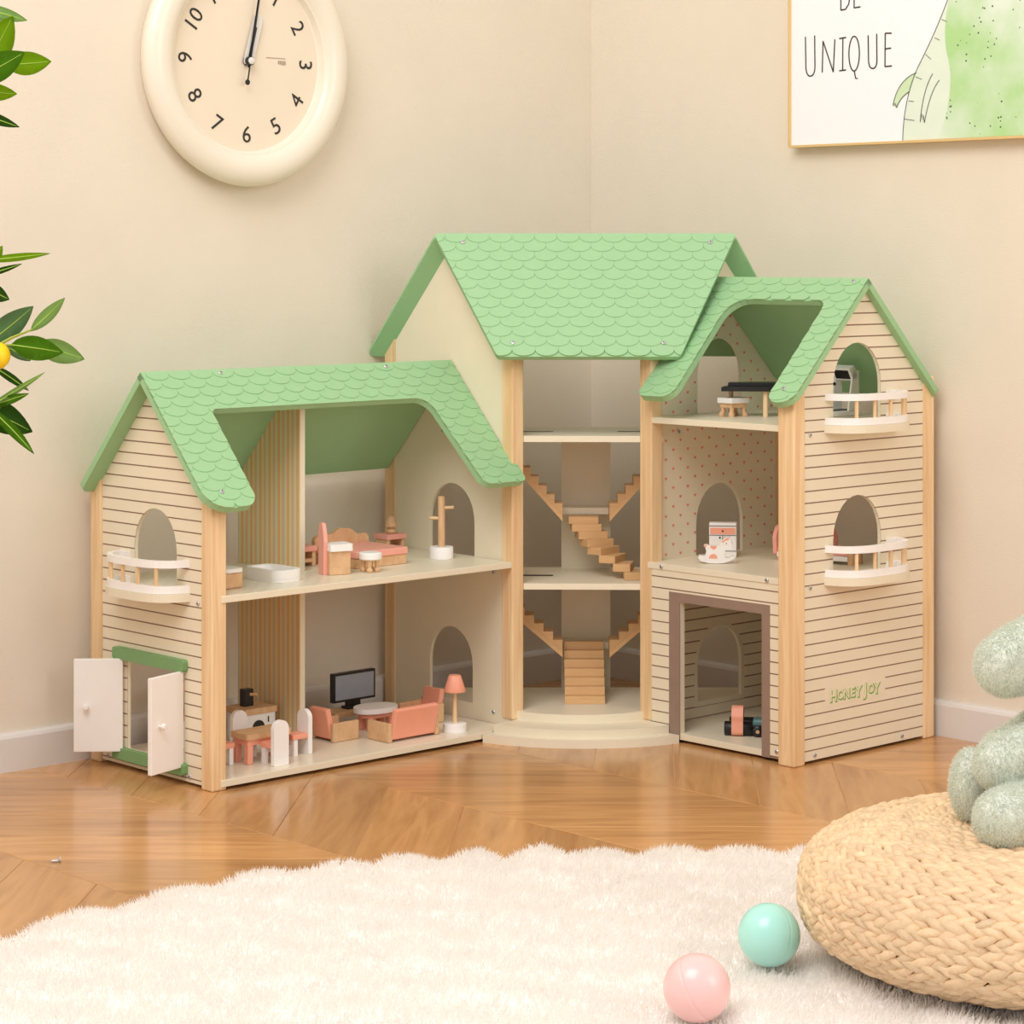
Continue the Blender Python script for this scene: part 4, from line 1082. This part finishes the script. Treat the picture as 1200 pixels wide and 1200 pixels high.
for k in range(1, nrows):
    s_ = (k+.3)*pitch
    if s_ > arc[-1]*.93: break
    r = float(np.interp(s_, arc, RZp[:, 0])); z = float(np.interp(s_, arc, RZp[:, 1]))
    r2_ = float(np.interp(s_+.002, arc, RZp[:, 0])); z2_ = float(np.interp(s_+.002, arc, RZp[:, 1]))
    tr, tz = r2_-r, z2_-z; l_ = math.hypot(tr, tz) or 1; tr /= l_; tz /= l_
    m_ = max(6, int(2*PI*r/.0172)); ph = random.random()
    for i in range(m_):
        for half in (-1, 1):
            q = 2*PI*(i+ph+.25*half)/m_+random.uniform(-.03, .03)/max(r, .05)*.05
            er = Vector((math.cos(q), math.sin(q), 0)); et = Vector((-math.sin(q), math.cos(q), 0))
            dn = er*tr+Vector((0, 0, tz)); nv = et.cross(dn); nv = nv if nv.dot(er*r+Vector((0, 0, z-PH/2))) > 0 else -nv
            sl = math.radians(19+random.uniform(-8, 8))*half
            xa = (et*math.cos(sl)+dn*math.sin(sl)).normalized(); ya = nv.cross(xa)
            sc_ = random.uniform(.88, 1.12)
            ps = er*r+Vector((0, 0, z))+dn*(half*.0034)+nv*random.uniform(-.0012, .0016)
            M = Matrix.Translation(ps) @ Matrix(((xa.x, ya.x, nv.x, 0), (xa.y, ya.y, nv.y, 0), (xa.z, ya.z, nv.z, 0), (0, 0, 0, 1))) @ Matrix.Diagonal((sc_, sc_*random.uniform(.9, 1.1), 1, 1))
            wp = ps+Vector((PX, PY, .012)); view = (Vector((0, 0, .7))-wp)
            px = 600+2826*wp.x/wp.y; py = 300+2826*(.7-wp.z)/wp.y
            vis = nv.dot(view.normalized())
            mats.append((M, wp.y if (vis > .12 and px < 1196 and py < 1196) else 99))
order = sorted(range(len(mats)), key=lambda i: mats[i][1])
for i in order[:300]:
    o = bpy.data.objects.new('braid_stitch', SM); C.objects.link(o); o.parent = pouf; o.matrix_local = mats[i][0]
co0 = np.array([v_.co[:] for v_ in SM.vertices]); fc0 = [tuple(p.vertices) for p in SM.polygons]
rest = order[300:]; allv = []; allf = []; base = 0
for i in rest:
    M = np.array(mats[i][0]); allv.append(co0 @ M[:3, :3].T + M[:3, 3])
    allf += [tuple(v_+base for v_ in f) for f in fc0]; base += len(co0)
me = bpy.data.meshes.new('woven_braids'); me.from_pydata(np.concatenate(allv).tolist(), [], allf); me.update()
wb = link('woven_braids', me, 'straw', pouf, True); tag(wb, kind='stuff')

# ------------------------------------------------------------------ plush toy sitting on the pouf
ptop = .012+PH-.004
plush = thing('plush_toy', 'sage green plush animal sitting on the woven pouf at the right edge', 'plush toy', (.491, 2.338, ptop))
SPH_V = [(0, 0, -1)]+[(math.cos(2*PI*i/22)*math.cos(-PI/2+PI*j/14), math.sin(2*PI*i/22)*math.cos(-PI/2+PI*j/14), math.sin(-PI/2+PI*j/14)) for j in range(1, 14) for i in range(22)]+[(0, 0, 1)]
SPH_F = [(0, 1+(i+1) % 22, 1+i) for i in range(22)]+[(1+22*j+i, 1+22*j+(i+1) % 22, 23+22*j+(i+1) % 22, 23+22*j+i) for j in range(12) for i in range(22)]+[(265+i, 265+(i+1) % 22, 287) for i in range(22)]
class Blob:
    def __init__(self): self.v = []; self.f = []
    def mesh(self, name):
        me = bpy.data.meshes.new(name); me.from_pydata(self.v, [], self.f); me.update(); return me
def ell(bl, c, r):
    b0 = len(bl.v); bl.v += [(c[0]+x*r[0], c[1]+y*r[1], c[2]+z*r[2]) for x, y, z in SPH_V]; bl.f += [tuple(i+b0 for i in f) for f in SPH_F]
def chain(bm, pts):
    for (p, r), (p2, r2_) in zip(pts, pts[1:]):
        n_ = 8
        for i in range(n_+1):
            t_ = i/n_; q = Vector(p).lerp(Vector(p2), t_); rr = r+(r2_-r)*t_; ell(bm, q, (rr, rr, rr))
bm = Blob()
ell(bm, (.060, .005, .062), (.060, .058, .066)); ell(bm, (.066, .005, .100), (.050, .047, .055))
chain(bm, [((.072, .005, .13), .036), ((.068, .005, .170), .038)])
chain(bm, [((.062, .000, .180), .043), ((.030, -.004, .174), .037), ((-.002, -.006, .163), .032), ((-.014, -.008, .158), .0295)])
chain(bm, [((.060, -.032, .100), .026), ((.018, -.036, .084), .0265), ((-.014, -.036, .072), .0265), ((-.024, -.036, .0680), .0262)])      # near arm
chain(bm, [((.045, .040, .098), .022), ((.02, .055, .075), .021), ((-.005, .060, .060), .020)])
chain(bm, [((.045, -.035, .034), .032), ((-.002, -.066, .028), .029), ((-.030, -.082, .0255), .0290)])        # near leg, foot forward
chain(bm, [((.035, .030, .036), .032), ((-.010, .018, .034), .026), ((-.040, .010, .034), .024)])
ell(bm, (-.044, .009, .038), (.020, .025, .036))
me = bm.mesh('plush_tmp')
tmp = bpy.data.objects.new('plush_tmp', me); C.objects.link(tmp)
md = tmp.modifiers.new('r', 'REMESH'); md.mode = 'VOXEL'; md.voxel_size = .0035
m2 = tmp.modifiers.new('s', 'SMOOTH'); m2.iterations = 6; m2.factor = .6
bpy.context.view_layer.update()
bme = bpy.data.meshes.new_from_object(tmp.evaluated_get(bpy.context.evaluated_depsgraph_get())); bpy.data.objects.remove(tmp)
bme.name = 'body'; bme.materials.clear(); link('body', bme, 'plush', plush, True)
bme.calc_loop_triangles()
vc = np.array([v_.co[:] for v_ in bme.vertices]); vn = np.array([v_.normal[:] for v_ in bme.vertices])
tr_ = np.array([t_.vertices[:] for t_ in bme.loop_triangles]); ar_ = np.array([t_.area for t_ in bme.loop_triangles])
pick = RNG.choice(len(tr_), size=90000, p=ar_/ar_.sum()); r1, r2_ = RNG.random(90000), RNG.random(90000)
sw = r1+r2_ > 1; r1[sw] = 1-r1[sw]; r2_[sw] = 1-r2_[sw]
T_ = tr_[pick]; wts = np.stack([1-r1-r2_, r1, r2_], 1)[:, :, None]
fp = (vc[T_]*wts).sum(1); fn = (vn[T_]*wts).sum(1); fn /= np.linalg.norm(fn, axis=1)[:, None]
fur('plush_pile', fp, fn, .0042, .0007, 'plush_fur', plush, np.array([[0, 0, -.5]]), .6)
for s in (-1, 1):
    bl = Blob(); ell(bl, (.050, -.002+s*.040, .196), (.006, .004, .006)); link('eye', bl.mesh('eye'), 'plush_eye', plush, True)

# ------------------------------------------------------------------ lemon tree at the left edge
tree = thing('lemon_tree', 'potted lemon tree whose leaves and one yellow lemon reach in from the left', 'tree', (-.775, 2.90, 0))
def TP(px, py, y=0.0):
    Y = 2.90+y
    return Vector(((px-600)*Y/2826+.775, y, .7-(py-300)*Y/2826))
for lf_, c_ in (('leaf_bright', (150, 192, 40)), ('leaf_mid', (106, 160, 44)), ('leaf_dark', (70, 112, 46)), ('leaf_pale', (166, 202, 130)), ('leaf_grey', (122, 160, 116))): fur_mat(lf_, c_, .32)
lathe('pot', [(.070, 0), (.095, .01), (.110, .17), (.114, .175), (.114, .195), (.104, .195), (.100, .17), (0, .168)], 'pot', tree, 40)
lathe('soil', [(.099, .168), (.099, .172), (0, .174)], 'soil', tree, 40)
tube('trunk', [(0, 0, .17), (.006, .004, .35), (-.004, 0, .55), (.004, .004, .75), (0, 0, .95), (.004, 0, 1.1)], [.014, .012, .011, .009, .008, .004], 'bark', tree, 10)
tw = [((0, 0, .52), TP(-30, 480)), ((0, 0, .55), TP(-12, 410)), ((.002, 0, .60), TP(-30, 330)), ((0, 0, .80), TP(-35, 130)), ((0, 0, .84), TP(-35, 80)), ((0, 0, .90), TP(-30, 10))]
for p, q in tw:
    p = Vector(p); m_ = (p+q)/2+Vector((0, 0, .012)); tube('branch', [p, m_, q], [.005, .004, .0022], 'bark', tree, 6)
for p, q in (((-12, 410), (38, 386)), ((-12, 410), (14, 404)), ((-30, 480), (0, 478)), ((-30, 330), (-15, 303)), ((-35, 80), (8, 75))):
    tube('twig', [TP(*p), (TP(*p)+TP(*q))/2+Vector((0, .002, .002)), TP(*q)], [.0022, .0018, .0012], 'twig', tree, 6)
def leaf(p, q, wpx, mat, y=0.0, face=.85, curl=.10):
    """leaf from base pixel-ish point p to tip q; face 1 = seen flat, 0 = edge on"""
    P0, P1 = TP(*p, y), TP(*q, y-.012); d = (P1-P0); L = d.length; d.normalize()
    s = d.cross(Vector((0, 1, 0))).normalized(); nn_ = d.cross(s).normalized()
    wid = wpx*1.22*2.9/2826/2
    bm = bmesh.new(); n_ = 10; rows = []
    for i in range(n_+1):
        t_ = i/n_; hw = wid*(math.sin(PI*min(t_**.85, 1))**.8 if 0 < t_ < 1 else .04)
        c = P0+d*(L*t_)+nn_*(-curl*L*math.sin(PI*t_)) 
        sd = s*face+nn_*(1-face)
        rows.append([bm.verts.new(c-sd*hw+nn_*hw*.25), bm.verts.new(c), bm.verts.new(c+sd*hw+nn_*hw*.25)])
    for A, B in zip(rows, rows[1:]):
        for k in range(2): bm.faces.new((A[k], A[k+1], B[k+1], B[k]))
    r_ = bmesh.ops.solidify(bm, geom=list(bm.faces), thickness=.0005)
    o = from_bm('leaf', bm, mat, tree, True)
    bm = bmesh.new()
    pts = [P0+d*(L*t_)+nn_*(-curl*L*math.sin(PI*t_))+Vector((0, -.0006, 0)) for t_ in (0, .2, .4, .6, .8, .93)]
    tube_bm(bm, pts, [.0009, .0008, .0007, .0006, .0004, .0002], 5); from_bm('vein', bm, 'vein', o, True)
for L_ in [((-25, 8), (32, 24), 15, 'leaf_pale', 0), ((-22, 82), (15, 19), 36, 'leaf_bright', .004), ((-34, 95), (29, 61), 32, 'leaf_mid', -.02), ((6, 76), (60, 72), 27, 'leaf_bright', .02),
           ((-30, 106), (20, 110), 20, 'leaf_bright', .01), ((-32, 130), (23, 149), 13, 'leaf_dark', .01), ((-30, 28), (6, 20), 8, 'leaf_dark', .03), ((-22, 306), (59, 297), 9, 'leaf_bright', 0), ((-14, 312), (3, 288), 13, 'leaf_bright', .01),
           ((-25, 325), (26, 309), 7, 'leaf_dark', 0), ((-22, 336), (11, 351), 20, 'leaf_dark', 0), ((-16, 404), (39, 359), 27, 'leaf_grey', .01), ((36, 388), (76, 349), 15, 'leaf_pale', 0),
           ((13, 404), (74, 413), 28, 'leaf_mid', -.012), ((42, 404), (99, 421), 27, 'leaf_pale', .02), ((4, 404), (36, 423), 13, 'leaf_grey', .02), ((-10, 428), (34, 458), 10, 'leaf_dark', .01),
           ((-18, 480), (53, 436), 7, 'leaf_pale', 0), ((-18, 478), (34, 461), 11, 'leaf_mid', .005), ((-30, 474), (38, 506), 36, 'leaf_dark', .012), ((-12, 478), (40, 532), 13, 'leaf_mid', -.012)]:
    leaf(*L_)
for p, q in (((-60, 60), (-95, 20)), ((-70, 120), (-110, 90)), ((-60, 330), (-100, 300)), ((-55, 440), (-100, 470)), ((-50, 500), (-90, 540)), ((-70, 200), (-40, 170)), ((-60, -10), (-90, -60))): leaf(p, q, 26, 'leaf_mid')
lem = bmesh.new()
ls = [(0, -.0185), (.0028, -.0175), (.0060, -.0150), (.0115, -.0100), (.0145, -.0040), (.0152, .0015), (.0135, .0080), (.0095, .0130), (.0045, .0160), (.0016, .0170), (0, .0172)]
lathe('lemon', ls, 'lemon', tree, 28, Matrix.Translation(TP(-3, 418, -.02)) @ Matrix.Rotation(.35, 4, 'Y'))

# ------------------------------------------------------------------ a stray screw on the floor
ss = thing('loose_screw', 'tiny steel screw lying on the parquet near the left edge', 'screw', (-.5267, 2.782, 0), .3)
lathe('shank', [(0, 0), (.0012, .003), (.0016, .004), (.0016, .010)], 'steel', ss, 10, Matrix.Translation((-.007, 0, .0022)) @ Matrix.Rotation(PI/2, 4, 'Y'))
lathe('head', [(.0016, 0), (.0034, .0018), (.0034, .0026), (0, .0030)], 'steel', ss, 14, Matrix.Translation((.003, 0, .0034)) @ Matrix.Rotation(PI/2, 4, 'Y'))
